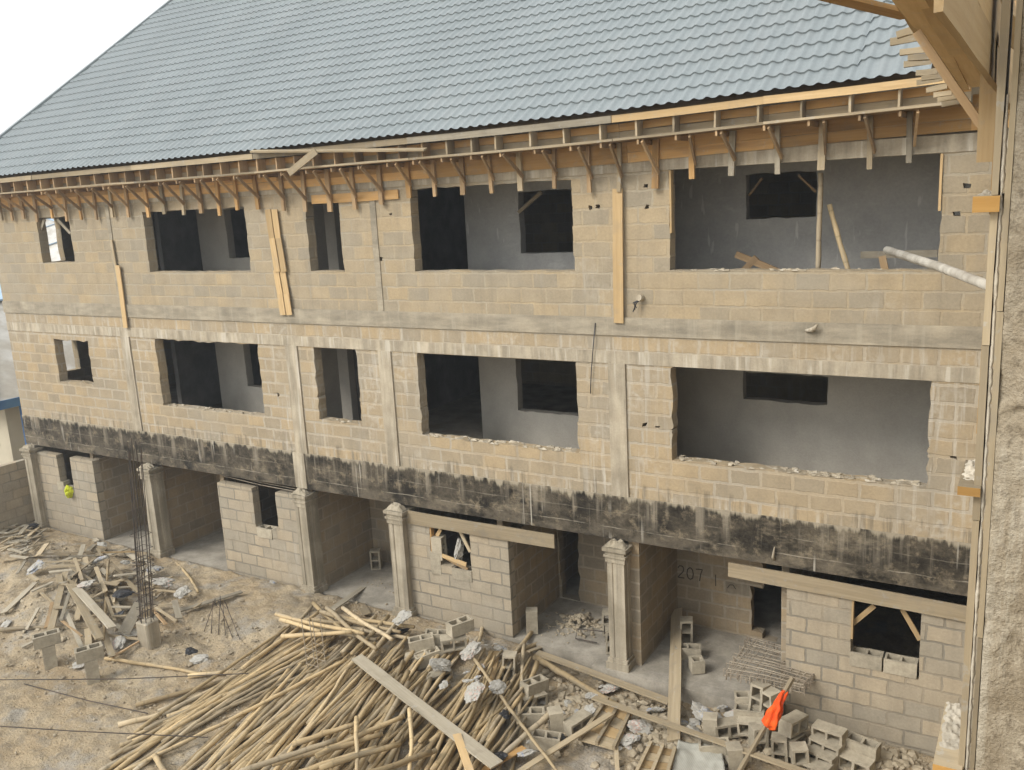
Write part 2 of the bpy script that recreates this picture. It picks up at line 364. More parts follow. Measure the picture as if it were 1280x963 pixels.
# end wall with windows you can see through from the yard, back wall, slabs
part('block_wall', wall(.226, 8, -.3, 8.5, XL+.002, XL+.225, [(1.12, 1.72, 6.93, 8.05), (1.16, 1.68, 3.98, 4.82)], axis="y", step=.25), M["top"], B)
part('block_wall', MB().box(XR, XR+.2, .3, 8.2, -.3, 8.5), M['top'], B)  # unseen end wall, added to keep outside light out of the rooms
part('block_wall', MB().box(XL, XR, 8, 8.2, -.3, 13.5), M['top'], B)  # back wall, carried up unseen into the attic to block sky behind the eave
part('floor_slab', MB().box(XL+.01, XR, .26, 8, 2.72, 2.9), M['slab'], B)
part('floor_slab', MB().box(XL+.01, XR, .25, 8, 5.77, 5.9), M['slab'], B)
part('floor_slab', MB().box(XL+.01, XR, .25, 8, 8.42, 8.6), M['slab'], B)
part('floor_slab', MB().box(XL+.23, -3.16, .0, 8, -.25, -.02), M['slab'], B)
part('floor_slab', MB().box(-6.4, -3.16, -.26, -.004, -.3, -.022), M['slab'], B)

for x, y1 in ((-3.16, 7.9), (-15.72, 7.9), (-10.6, 7.9), (-8.36, 7.9), (-20.45, 7.9), (-13.2, 7.9)): part('partition_wall', wall(.2, y1, -.2, 2.7, x-.12, x-.002, axis='y', step=.6), M['porch'], B)  # added partitions that shut light out so the ground floor rooms go dark
tag(part('pilaster', wall(-13.24, -12.93, 2.3, 3.06, -.05, -.024, step=.07, jit=.03), M['conc'], B), 'white streaked mortar over the blackened beam')
# columns with plinth, shaft flutes, capital and a lump of mortar
for cx in (-5.94, -10.58, -13.07, -17.97, -22.72):
    w = .155 if cx != -10.58 else .172; sh = MB(); y0, y1 = -.16, .2
    prof = [(-w, y1), (-w, y0), (-w*.42, y0), (-w*.36, y0+.014), (-w*.28, y0+.014), (-w*.22, y0), (w, y0), (w, y0+.11), (w-.014, y0+.12), (w-.014, y0+.15), (w, y0+.16), (w, y1)]
    n = len(prof)
    for z in (.16, 1.93): sh.v += [Vector((cx+a, b, z)) for a, b in prof]
    for i in range(n): sh.f.append((i, (i+1) % n, n+(i+1) % n, n+i))
    c = part('column', sh, M['col'], B)
    bs = MB(); bs.box(cx-w-.05, cx+w+.06, y0-.06, y1, -.3, .1); bs.box(cx-w-.025, cx+w+.03, y0-.03, y1, .1, .165); sub('plinth', bs, M['col'], c)
    cp = MB(); cp.box(cx-w-.02, cx+w+.02, y0-.02, y1, 1.925, 2.02); cp.box(cx-w-.045, cx+w+.045, y0-.045, y1, 2.02, 2.06); cp.box(cx-w-.015, cx+w+.015, y0-.015, y1, 2.06, 2.13); cp.box(cx-w-.06, cx+w+.06, y0-.06, y1, 2.13, 2.19)
    sub('capital', cp, M['col'], c)
    lm = MB(); k = 9; rs = random.Random(int(cx*10)); m_ = 7
    for i in range(k):
        for j in range(m_):
            a, b = i/(k-1), j/(m_-1); e = min(1, 4*min(a, 1-a)+.15)*min(1, 3.5*b+.15)
            lm.v.append(Vector((cx-w-.03+(2*w+.06)*a, y0-.03+(.16)*b, 2.188+(.105*e*(.6+.6*rs.random())))))
    for i in range(k-1):
        for j in range(m_-1): lm.f.append((i*m_+j, (i+1)*m_+j, (i+1)*m_+j+1, i*m_+j+1))
    o = len(lm.v); sub('mortar_cap', lm, M['col'], c)

# ------------------------------------------------------------------ roof of pressed steel tiles
def tile_roof():
    sl = R(36.5); cs, sn = math.cos(sl), math.sin(sl); STEP, WAVE = .35, .183; Y0, LEN = -.64, 12.0
    nx = int((23.9)/WAVE*8); nr = int(LEN/STEP); V = []; Fc = []
    X = -24.2+np.arange(nx+1)*(WAVE/8)
    ph = (X/WAVE) % 1.0
    prof = np.where(ph < .72, .5-.5*np.cos(2*np.pi*ph/.72), 0)**.8*.031
    ezv = np.array([ez(x) for x in X])
    jog = np.where(X > -2.25, .13, 0.0); rows = []
    for r in range(nr):
        for s, lift in ((r*STEP, .025), (r*STEP+STEP*.5, .0125), ((r+1)*STEP, 0.0)):
            ss = np.maximum(s+jog, 0) if r else (s+jog if s > 0 else s+0*jog)
            h = prof+lift
            rows.append(np.stack([X, Y0+ss*cs-h*sn, ezv+.385+ss*sn+h*cs], 1))
    A = np.concatenate(rows); rs_ = np.random.RandomState(3); sh = rs_.rand(40)*.008; A[:, 2] += sh[((A[:, 0]+30)/1.06).astype(int) % 40]+.006*np.sin(A[:, 0]*.9+A[:, 1]*.5); n = nx+1
    i = np.arange(len(rows)-1)[:, None]*n; j = np.arange(nx)[None, :]
    a = (i+j).ravel(); q = np.stack([a, a+1, a+1+n, a+n], 1)
    c = A[q].mean(1)   # trim: left verge and the valley against the wing on the right
    dy = c[:, 1]-Y0; keep = (c[:, 0] > -23.36+.138*dy) & (c[:, 0] < -1.42+.55*dy) & (c[:, 0] < -.2)
    q = q[keep]
    me = bpy.data.meshes.new('roof_tiles'); me.from_pydata(A.tolist(), [], q.tolist())
    bm = bmesh.new(); bm.from_mesh(me); bmesh.ops.delete(bm, geom=[v for v in bm.verts if not v.link_faces], context='VERTS'); bm.to_mesh(me); bm.free()
    me.polygons.foreach_set('use_smooth', [True]*len(me.polygons)); me.materials.append(M['roof'])
    me.set_sharp_from_angle(angle=R(38))
    return me
RF = link('roof', tile_roof(), B); BASE[RF.name] = Vector((0, 0, 0))
dk = MB(); dk.add([(-23.2, -.55, 8.93), (-12, -.55, 8.95), (-5, -.55, 9.02), (-.3, -.55, 9.1), (-.3, 9, 16.0), (-21.8, 9, 15.95)], [(0, 1, 2, 3, 4, 5)]); sub('sky_gap_blocker', dk, M['brown'], RF)  # hidden sheet added below the tiles, blocks sky showing through eave gaps
verge = MB(); v0 = Vector((-23.36, -.66, 9.07)); v1 = Vector((-23.36+.138*9.6, 8.96, 9.07+9.62*math.tan(R(36.5)))); verge.bar(v0, v1, .14, .07); sub('verge_cap', verge, M['roof'], RF)
bk = MB(); bk.add([(-22.05, 9.0, 16.15), (-.2, 9.0, 16.15), (-.2, 19, 8.8), (-23.3, 19, 8.8)], [(0, 1, 2, 3)]); sub('back_slope', bk, M['roof'], RF)
gb = MB(); gb.add([(-22.75, -.2, 8.6), (-22.75, 18, 8.6), (-22.0, 9.0, 15.9)], [(0, 1, 2)]); part('gable_wall', gb, M['top'], B)

# eave: fascia, soffit batten, inner boards, studs, wall boards and brackets
def eboard(name, x0, x1, y, dz0, dz1, th, mat):
    mid = (dz0+dz1)/2; plank(name, (x0, y, ez(x0)+mid), (x1, y, ez(x1)+mid), th, dz1-dz0, mat, B)
xs = [-23.3, -19.9, -16.4, -12.9, -9.3, -5.6, -3.4, -.95]
for i in range(len(xs)-1):
    a, b = xs[i]+.004, xs[i+1]
    eboard('fascia_board', a, b, -.585+(.012 if i % 2 else 0), .255, .355, .03, M['yellow' if i > 3 else 'tan'] if i != 4 else M['grey'])
    eboard('soffit_batten', a, b, -.56+.008*(i % 3), -.005, .03, .06, M['tan'])
    eboard('inner_board', a, b, -.3, .03, .135, .025, M['tan']); eboard('inner_board', a, b, -.31, .14, .25, .025, M['orange'])
    eboard('wall_board', a, b, -.03, -.31, -.165+random.uniform(-.01, .01), .022, M['orange']); eboard('wall_board', a, b, -.034, -.16, -.005, .022, M['orange'])
    eboard('soffit_board', a, b, -.24, -.001, .02, .46, M['brown'])
eboard('wall_board', -.95, -.05, -.03, -.31, -.165, .022, M['orange']); eboard('wall_board', -.95, -.05, -.034, -.16, .12, .022, M['orange'])
eboard('wall_board', -12.05, -10.0, -.028, -.62, -.46, .022, M['orange'])
def studs():
    x = -23.1
    while x < -1.2:
        plank('stud', (x, -.44, ez(x)+.03), (x, -.44, ez(x)+.25), .028, .22, M['tan' if x > -9 else 'brown'], B, up=(0, 1, 0)); x += random.uniform(.44, .52) if x < -8 else random.uniform(.56, .64)
studs()
legs = [(1136, 204), (1087, 212), (1026, 213), (972, 218), (914, 220), (865, 224), (819, 236), (774, 240), (737, 241), (693, 236), (651, 239), (615, 242), (579, 244), (544, 246), (512, 248), (477, 256), (444, 262), (413, 265), (382, 265), (355, 264), (323, 262), (297, 263), (275, 270), (252, 267), (230, 269), (206, 268), (186, 272), (161, 272), (141, 272), (121, 275), (102, 275), (84, 277), (66, 273), (47, 278), (30, 274), (16, 276), (3, 276)]
rnd_l = random.Random(12)
for i, (px, py) in enumerate(legs):
    b = atY(px, py, -.075); x = b.x; zt = ez(x)-.01; dx = random.uniform(-.03, .03)
    mt = M[rnd_l.choice(['brown', 'brown', 'tan', 'orange']) if i > 7 else rnd_l.choice(['tan', 'orange', 'tan', 'grey'])]; wl = rnd_l.uniform(.06, .10)
    lg = plank('bracket', b, (x+dx, -.075, zt), wl, .045, mt, B, up=(0, 1, 0)); 
    st = MB(); dx2 = random.uniform(-.08, .08)
    mwi = lg.matrix_local.copy() if False else frame(b, (x+dx, -.075, zt), (0, 1, 0))[0].inverted()
    st.bar(mwi @ Vector((x+.06, -.09, b.z+.22)), mwi @ Vector((x+.06+dx2, -.54, zt-.03)), .03, .06, mwi.to_3x3() @ Vector((0, 0, 1)))
    sub('strut', st, M['brown'], lg)
    tp = MB(); tp.bar(mwi @ Vector((x-.062, -.01, zt-.04)), mwi @ Vector((x-.062, -.56, zt-.04)), .03, .07, mwi.to_3x3() @ Vector((0, 0, 1))); sub('arm', tp, M['brown'], lg)
HAZE = .0022
# ------------------------------------------------------------------ ground
def fbm(x, y, s, o=4):
    v = 0; a = 1
    for i in range(o): v += a*noise.noise((x*s, y*s, i*7.3)); s *= 2.1; a *= .5
    return v
def bell(x, y, cx, cy, rx, ry): 
    d = ((x-cx)/rx)**2+((y-cy)/ry)**2
    return math.exp(-d)
def sstep(x, a, b):
    t = min(1, max(0, (x-a)/(b-a))); return t*t*(3-2*t)
def gbase(x, y):
    h = .42*bell(x, y, -17.2, -2.9, 2.0, 1.3)+.3*bell(x, y, -20.6, -1.5, 1.5, .9)-.10*bell(x, y, -14.4, -4.4, 2.0, 1.2)
    h += .16*bell(x, y, -13.0, -1.2, 2.2, .9)-.12*bell(x, y, -13.4, -2.6, 1.0, .5)
    right = sstep(x, -8.6, -6.8)
    h -= right*.30*(1-.25*bell(x, y, -6, -2, 2, 1.2))
    h += .16*bell(x, y, -2.3, -.6, 1.3, .5)+.1*bell(x, y, -5.4, -1.6, 1.6, .8)
    if y > -.12: h = h*(1-sstep(y, -.12, .02))-.38*sstep(y, -.10, .0)
    return h
def gh(x, y): return gbase(x, y)+(.035*fbm(x, y, 1.1) if y < -.1 else 0)
def make_ground():
    def axis(lo, hi, st, far): 
        a = []; v = lo
        while v < hi+1e-6: a.append(v); v += st
        return [-f for f in far[::-1]]+a+[f+hi for f in far]
    X = [-420, -220, -120, -70, -45, -34, -29]+[-26+.055*i for i in range(490)]+[1.5, 3, 8, 20, 60, 160, 400]
    Y = [-400, -160, -60, -30, -18, -12, -10]+[-8.5+.05*i for i in range(173)]+[.4, 3, 10, 25, 60, 150, 420]
    V = []; nx = len(X)
    for y in Y:
        for x in X:
            if -26.1 < x < 1 and -8.6 < y < .2:
                z = gbase(x, y)
                if y < .0: 
                    e = min(1, (-y)/.15)
                    z += e*(.035*fbm(x, y, 1.1)+.050*fbm(x+9, y, 3.4, 4)+.022*abs(noise.noise((x*9, y*9, 3))))
                    z -= e*.04*max(0, noise.noise((x*2.7, y*2.7, 8))-.18)
            else: z = -.05 if not (-23 < x < 1 and y >= .0 and y < 8) else -.4
            V.append((x, y, z))
    Fc = [(j*nx+i, j*nx+i+1, (j+1)*nx+i+1, (j+1)*nx+i) for j in range(len(Y)-1) for i in range(nx-1)]
    me = bpy.data.meshes.new('ground'); me.from_pydata(V, [], Fc); me.polygons.foreach_set('use_smooth', [True]*len(Fc))
    t = NT('sandy_soil'); p = t.pos()
    big = t.noise(p, .7, 5, .6); md = t.noise(p, 3.2, 5, .65); fine = t.noise(p, 24, 5, .7); sp = t.noise(p, 60, 2)
    col = t.mix(t.ss(big, .35, .65), (.40, .308, .195), (.46, .375, .255))
    col = t.mix(t.math('MULTIPLY', t.ss(md, .44, .64), .85), col, (.31, .26, .19))
    col = t.mix(t.math('MULTIPLY', t.ss(t.noise(t.scalev(p, 1, 1, 1), 1.35, 4, .6), .52, .66), .55), col, (.36, .345, .315))
    col = t.mix(t.math('MULTIPLY', t.ss(t.noise(p, .95, 6, .72), .53, .66), .6), col, (.235, .185, .12))
    col = t.hsv(col, t.math('MULTIPLY_ADD', fine, .8, .6))
    col = t.mix(t.math('MULTIPLY', t.ss(sp, .64, .72), .5), col, (.56, .52, .44))
    t.bump(t.math('ADD', t.math('MULTIPLY', fine, .9), md), 1.0, .06)
    me.materials.append(t.done(col, .97, .1)); g = link('ground', me); g['kind'] = 'structure'
make_ground()

# ------------------------------------------------------------------ materials for loose things
def pole_mat():
    t = NT('bamboo_pole'); o = t.obj(); r = t.rnd(); sp = t.n('ShaderNodeSeparateXYZ', {0: o})
    off = t.n('ShaderNodeVectorMath', {0: o, 1: t.n('ShaderNodeCombineXYZ', {0: t.math('MULTIPLY', r, 53.0)}).outputs[0]}, operation='ADD').outputs[0]
    n1 = t.noise(t.scalev(off, .9, 6, 6), 1.0, 4, .6); n2 = t.noise(t.scalev(off, 3, 30, 30), 1.0, 3)
    col = t.mix(t.ss(r, .15, .85), (.42, .315, .175), (.55, .415, .23))
    col = t.mix(t.math('MULTIPLY', t.ss(n1, .45, .7), .7), col, (.27, .235, .175))
    col = t.mix(t.math('MULTIPLY', t.ss(n2, .5, .7), .35), col, (.52, .43, .28))
    r2 = t.math('FRACT', t.math('MULTIPLY', r, 7.13)); r3 = t.math('FRACT', t.math('MULTIPLY', r, 23.7))
    col = t.mix(t.math('MULTIPLY', t.ss(r3, .62, .9), .5), col, (.36, .32, .25))
    col = t.mix(t.math('MULTIPLY', t.ss(t.noise(off, 2.2, 4, .7), .52, .66), .55), col, (.22, .175, .115))
    col = t.hsv(col, t.math('MULTIPLY_ADD', r2, .6, .58))
    ring = t.ss(t.math('ABSOLUTE', t.math('SUBTRACT', t.math('FRACT', t.math('MULTIPLY', t.math('ADD', sp.outputs[0], r), 2.6)), .5)), .02, .05, .80, 1)
    col = t.hsv(col, ring); t.bump(n2, .3, .004)
    return t.done(col, .75, .25)
M['pole'] = pole_mat()
def flat_mat(name, c, rough=.9, var=.3, sc=14, spec=.2, c2=None):
    t = NT(name); o = t.obj(); f = t.noise(o, sc, 4, .6); r = t.rnd()
    col = t.mix(t.ss(t.noise(o, sc*.2, 3), .4, .62), c, c2 or tuple(x*.8 for x in c))
    col = t.hsv(col, t.math('ADD', t.math('MULTIPLY_ADD', f, var*2, 1-var), t.math('MULTIPLY_ADD', r, .3, -.15)))
    t.bump(f, .4, .006); return t.done(col, rough, spec)
M['block'] = flat_mat('hollow_block_concrete', (.37, .325, .245), .95, .25, 26)
M['stone'] = flat_mat('broken_block', (.40, .34, .245), .95, .3, 18, c2=(.33, .275, .195))
M['steel'] = flat_mat('rusty_bar', (.055, .048, .042), .8, .3, 30, c2=(.085, .065, .05))
M['bar_grey'] = flat_mat('dusty_bar', (.27, .225, .17), .8, .3, 30, c2=(.34, .29, .22))
M['orange_cloth'] = flat_mat('orange_cloth', (.82, .12, .018), .8, .15, 20, c2=(.66, .075, .014))
M['yellow_bag'] = flat_mat('yellow_plastic', (.62, .66, .03), .5, .2, 20, .4)
M['blackbag'] = flat_mat('black_plastic', (.025, .026, .03), .4, .4, 20, .5)
M['whitepole'] = flat_mat('limewashed_pole', (.47, .44, .38), .9, .3, 26, c2=(.33, .30, .25))
M['render'] = conc_mat('rough_cement', (.40, .355, .28), (.47, .425, .345), 3, 1.5)
def bag_mat(name, tint):
    t = NT(name); o = t.obj(); r = t.rnd()
    v = t.n('ShaderNodeVectorMath', {0: o, 1: t.n('ShaderNodeCombineXYZ', {0: t.math('MULTIPLY', r, 20.0)}).outputs[0]}, operation='ADD').outputs[0]
    a = t.noise(v, 4, 2); b = t.noise(v, 14, 4)
    tx = t.n('ShaderNodeTexBrick', {'Vector': t.scalev(v, 1, 1, 1), 'Color1': (0, 0, 0), 'Color2': (1, 1, 1), 'Mortar': (0, 0, 0), 'Scale': 9.0, 'Mortar Size': .05, 'Brick Width': .35, 'Row Height': .3})
    pr = t.math('MULTIPLY', t.ss(tx.outputs[0], .45, .6), t.ss(a, .48, .56))
    col = t.mix(t.math('MULTIPLY', pr, .8), (.36, .345, .31), tint)
    col = t.mix(t.math('MULTIPLY', t.ss(b, .45, .7), .6), col, (.34, .305, .24))
    return t.done(col, .65, .3)
M['bagr'] = bag_mat('paper_bag_red', (.44, .27, .22)); M['bagb'] = bag_mat('paper_bag_blue', (.26, .31, .45)); M['bagg'] = bag_mat('paper_bag_grey', (.42, .41, .38))
M['bluebag'] = bag_mat('blue_plastic', (.17, .25, .46))

# ------------------------------------------------------------------ loose timber
def pole_mesh(L, r0, r1, seed):
    rs = random.Random(seed); n = max(6, int(L/.19)); pts = []; rad = []
    a, b, ph = rs.uniform(-.018, .018)*L, rs.uniform(-.009, .009)*L, rs.uniform(0, 6)
    for i in range(n+1):
        t = i/n; pts.append((-L/2+L*t, a*math.sin(math.pi*t)+b*math.sin(2*math.pi*t+ph), b*math.sin(math.pi*t)))
        pts[-1] = tuple(c+rs.uniform(-.007, .007) for c in pts[-1]); rad.append((r0+(r1-r0)*t)*(1.10 if i % 2 else .97)*rs.uniform(.97, 1.03))
    return MB().tube(pts, rad, 7).mesh('pole', M['pole'], True)
PS = [0]
def pole(p, q, r0=.042, r1=.034, label='', group=None, name='bamboo_pole'):
    mw, L = frame(p, q); PS[0] += 1
    o = link(name, pole_mesh(L, r0, r1, PS[0]), mw=mw); return tag(o, label, 'pole', group)
def onground(px, py, lift=0.0, it=4):
    z = 0.0
    for _ in range(it): 
        p = atZ(px, py, z); z = gh(p.x, p.y)+lift
    return atZ(px, py, z)
rnd = random.Random(21)
GA = 'poles of the big heap'; LA = 'weathered bamboo pole in the big fanned heap in front of the ground floor'
def heapz(x, y): return .34*bell(x, y, -9.5, -2.7, 1.7, 1.9)
N = 150
for i in range(N):
    layer = i/N; t = rnd.random()
    lx = 130+t*340+rnd.uniform(-15, 15); ly = 972+rnd.uniform(-10, 25)
    if t < .25: ly = rnd.uniform(880, 975); lx = 215-(ly-880)*.9+rnd.uniform(-20, 30)
    ux = 372+t*175+rnd.uniform(-28, 28); uy = 792+t*38+rnd.uniform(-22, 30)
    if rnd.random() < .3:   # short ones end mid heap
        k = rnd.uniform(.15, .45); lx += (ux-lx)*k; ly += (uy-ly)*k
    if rnd.random() < .15: ux += 30; uy -= 12
    b = .05+layer*.95; p0 = onground(lx, ly); q0 = onground(ux, uy)
    p = onground(lx, ly, .045+heapz(p0.x, p0.y)*b); q = onground(ux, uy, .05+heapz(q0.x, q0.y)*b+.12*rnd.random()*layer)
    r = rnd.uniform(.027, .044); pole(p, q, r, r*rnd.uniform(.6, .95), LA, GA)
GB = 'poles of the steep bundle'; LB = 'bamboo pole in the steep bundle at the right end of the long mottled plank'
for i in range(50):
    t = rnd.random(); layer = i/50
    ux = 600+t*75+rnd.uniform(-10, 12); uy = 805+rnd.uniform(0, 60)+t*12; lx = ux-95+t*45+rnd.uniform(-26, 24); ly = 955+rnd.uniform(-30, 30)
    p = onground(lx, ly, .05+.22*layer); q = onground(ux, uy, .06+.34*layer)
    r = rnd.uniform(.028, .042); pole(p, q, r, r*rnd.uniform(.6, .9), LB, GB)
GC = 'poles fanned at the top of the heap'; LC = 'bamboo pole lying crosswise at the top of the big heap by the rubble blocks'
for (a, b, c, d) in ((345, 768, 455, 792), (352, 796, 440, 791), (392, 754, 440, 798), (408, 760, 470, 812), (365, 782, 470, 800), (400, 765, 500, 790), (420, 772, 518, 784), (380, 775, 440, 780), (428, 760, 490, 800), (440, 785, 520, 800), (350, 775, 400, 790), (470, 770, 430, 815), (500, 775, 455, 830), (486, 770, 440, 818)):
    h = rnd.uniform(.12, .4); pole(onground(a, b, h), onground(c, d, h+.08), .042, .034, LC, GC)
GD = 'poles across the foot of the heap'; LD = 'bamboo pole lying across the foot of the big heap at the bottom of the photo'
for (a, b, c, d) in ((340, 955, 478, 918), (350, 975, 470, 935), (400, 960, 500, 930), (430, 975, 540, 940), (365, 930, 445, 905), (395, 945, 505, 895), (470, 965, 545, 938), (300, 965, 420, 925)):
    h = rnd.uniform(.3, .5); pole(onground(a, b, h), onground(c, d, h+.05), .045, .036, LD, GD)
solo = [((593, 824), (700, 968), .42, .03, 'long slim pole lying slantwise over the steep bundle towards the rubble'),
 ((696, 887), (626, 946), .30, .05, 'thick short pole across the lower end of the steep bundle beside the broken blocks'),
 ((664, 790), (628, 836), .42, .04, 'short pole sticking up from the bundle towards the doorway floor'),
 ((705, 794), (620, 824), .22, .045, 'bamboo pole with its tip resting on the doorway floor'),
 ((656, 806), (648, 905), .35, .035, 'straight pole standing nearly upright at the right edge of the steep bundle'),
 ((671, 828), (640, 900), .3, .045, 'grey weathered pole at the right edge of the steep bundle'),
 ((668, 822), (790, 892), .12, .06, 'thick peeled log leading from the bundle along the porch edge'),
 ((604, 779), (596, 810), .35, .04, 'short pole stump leaning on the block stack at the window wall'),
 ((512, 886), (513, 966), .5, .035, 'upright pole poking out of the heap left of the mottled plank'),
 ((446, 896), (447, 968), .5, .035, 'upright pole poking out of the middle of the heap foot'),
 ((131, 823), (255, 843), .05, .035, 'single pole lying on the sand below the debris mound'),
 ((235, 845), (335, 837), .06, .04, 'single pole lying level on the sand at the left tip of the heap'),
 ((170, 882), (300, 845), .06, .04, 'single pole lying on the sand left of the heap'),
 ((148, 907), (255, 880), .06, .045, 'thick single pole lying out on the sand at the lower left of the heap'),
 ((0, 787), (121, 785), .08, .04, 'long straight pole lying along the foot of the debris mound'),
 ((193, 945), (212, 975), .1, .045, 'short thick pole stump at the bottom left of the heap'),
 ((303, 836), (400, 764), .25, .04, 'pole at the upper left rim of the big heap pointing to the fluted column'),
 ((188, 665), (246, 741), .12, .035, 'slim pole leaning from the fluted column foot into the debris'),
 ((135, 701), (128, 800), .45, .03, 'slim pole standing in the debris mound among the boards')]
for a, b, h, r, lb in solo: pole(onground(*a, h), onground(*b, h*.7), r, r*.8, lb)

WM = ['tan', 'grey', 'tan', 'grey', 'yellow', 'brown']
def board(a, b, wpx, lb, mat='tan', h=.08, h2=None, th=.025, name='wooden_plank', group=None, tilt=None):
    p = onground(*a, h); q = onground(*b, h if h2 is None else h2); d = ((p+q)/2-CAM).length
    up = Vector((rnd.uniform(-.25, .25), rnd.uniform(-.25, .25), 1)) if tilt is None else Vector(tilt)
    return tag(plank(name, p, q, wpx*d/F, th, M[mat], up=up, wob=.006, rough_end=.02), lb, 'plank', group)
def c1(x, y): return (x/4.923, 640+y/4.923)
dl = [((0, 300), (285, 262), 5, 'tan', .1, 'long plank lying level along the top of the debris mound'),
 ((270, 262), (565, 247), 4, 'tan', .12, 'narrow plank continuing level along the top of the debris mound'),
 ((620, 250), (840, 245), 3, 'yellow', .15, 'thin pale lath lying level below the fluted column'),
 ((280, 312), (500, 295), 4, 'tan', .22, 'plank lying level under a white paper bag in the debris mound'),
 ((290, 335), (490, 332), 8, 'tan', .18, 'wide flat plank lying level in the middle of the debris mound'),
 ((300, 372), (560, 345), 4, 'grey', .14, 'grey plank under the wide flat one in the debris mound'),
 ((425, 275), (585, 268), 5, 'grey', .3, 'grey board scrap beside the upper white bag'),
 ((458, 285), (505, 422), 4, 'tan', .35, 'narrow slat standing steeply above the pinkish bag'),
 ((580, 292), (440, 400), 3, 'tan', .32, 'thin slat slanting down left through the debris mound'),
 ((22, 622), (222, 432), 9, 'grey', .1, 'wide grey plank lying slantwise at the left of the debris mound'),
 ((402, 372), (312, 722), 8, 'tan', .25, 'wide tan plank running down the debris mound'),
 ((432, 490), (372, 668), 4, 'grey', .3, 'narrow grey slat beside the wide tan plank'),
 ((432, 450), (612, 780), 10, 'tan', .4, 'broad tan board sliding down the front of the debris mound'),
 ((468, 468), (690, 712), 10, 'grey', .45, 'broad pale grey board on the front of the debris mound'),
 ((400, 600), (500, 828), 5, 'grey', .2, 'weathered slat under the broad boards of the debris mound'),
 ((590, 340), (650, 490), 5, 'tan', .35, 'slat leaning below the tall white bag'),
 ((680, 310), (760, 395), 4, 'tan', .25, 'short slat right of the tall white bag'),
 ((765, 410), (872, 512), 6, 'tan', .2, 'plank slanting down to the reinforcing cage'),
 ((692, 508), (742, 640), 7, 'tan', .2, 'short tan board standing steeply in front of the black bag'),
 ((655, 525), (705, 672), 4, 'tan', .22, 'narrow slat beside the short tan board'),
 ((862, 560), (762, 745), 15, 'grey', .22, 'very wide grey sheet of wood leaning left of the concrete stub'),
 ((1095, 612), (1490, 490), 9, 'grey', .1, 'long cracked grey board lying towards the path'),
 ((950, 582), (1100, 560), 4, 'tan', .12, 'short lath right of the concrete stub'),
 ((950, 585), (1085, 672), 4, 'tan', .12, 'slat slanting away right of the concrete stub'),
 ((940, 602), (1020, 690), 4, 'brown', .1, 'brown slat at the foot of the concrete stub'),
 ((238, 590), (165, 722), 4, 'grey', .1, 'whitish slat low at the left of the debris mound'),
 ((322, 558), (282, 712), 4, 'brown', .12, 'brown slat low at the left of the debris mound'),
 ((380, 668), (505, 765), 3, 'brown', .25, 'thin dark slat across the front of the debris mound'),
 ((630, 720), (690, 892), 8, 'tan', .2, 'tan board pointing down from the debris mound to the sand'),
 ((868, 790), (690, 895), 4, 'brown', .12, 'brown lath from the board foot to the concrete stub'),
 ((660, 758), (880, 785), 4, 'tan', .15, 'level lath in front of the black bag'),
 ((135, 832), (212, 795), 4, 'grey', .06, 'pale lath end on the sand beside the tee of blocks'),
 ((362, 112), (240, 245), 6, 'tan', .1, 'plank lying towards the corner column of the far left'),
 ((440, 340), (640, 480), 5, 'tan', .3, 'slat crossing under the tall white bag'),
 ((700, 395), (840, 380), 7, 'grey', .3, 'flat pale board left of the reinforcing cage'),
 ((945, 480), (1090, 492), 6, 'tan', .2, 'flat tan board below the blue bags'),
 ((1060, 400), (930, 460), 5, 'tan', .25, 'tan board under the blue bags'),
 ((195, 490), (330, 430), 10, 'grey', .15, 'flat broken board half buried in the soil of the mound'),
 ((520, 560), (640, 490), 4, 'tan', .3, 'slat low in the centre of the debris mound'),
 ((540, 720), (545, 820), 8, 'tan', .2, 'short board end behind the right tee of blocks')]
for a, b, w, mt, h, lb in dl: board(c1(*a), c1(*b), w*.85, lb, mt, h)
GS = 'scrap slats beside the far column'; LS = 'short scrap slat in the pile beside the far left column'
for i in range(54):
    a = (rnd.uniform(-20, 205), rnd.uniform(95, 275)); an = rnd.uniform(.2, 1.1) if rnd.random() < .7 else rnd.uniform(-.4, .2); l = rnd.uniform(60, 130)
    board(c1(*a), c1(a[0]+l*math.cos(an), a[1]-l*math.sin(an)*.8), rnd.uniform(2, 5), LS, rnd.choice(WM[:4]), rnd.uniform(.03, .22), group=GS)
GT = 'scrap slats of the debris mound'; LT = 'short scrap slat tangled in the debris mound below the far fluted column'
for i in range(84):
    a = (rnd.gauss(600, 215), rnd.gauss(440, 130)); an = rnd.uniform(-2.2, 1.2); l = rnd.uniform(50, 150)
    board(c1(*a), c1(a[0]+l*math.cos(an), a[1]-l*math.sin(an)*.8), rnd.uniform(2, 7), LT, rnd.choice(WM[:4]), rnd.uniform(.02, .3), group=GT)
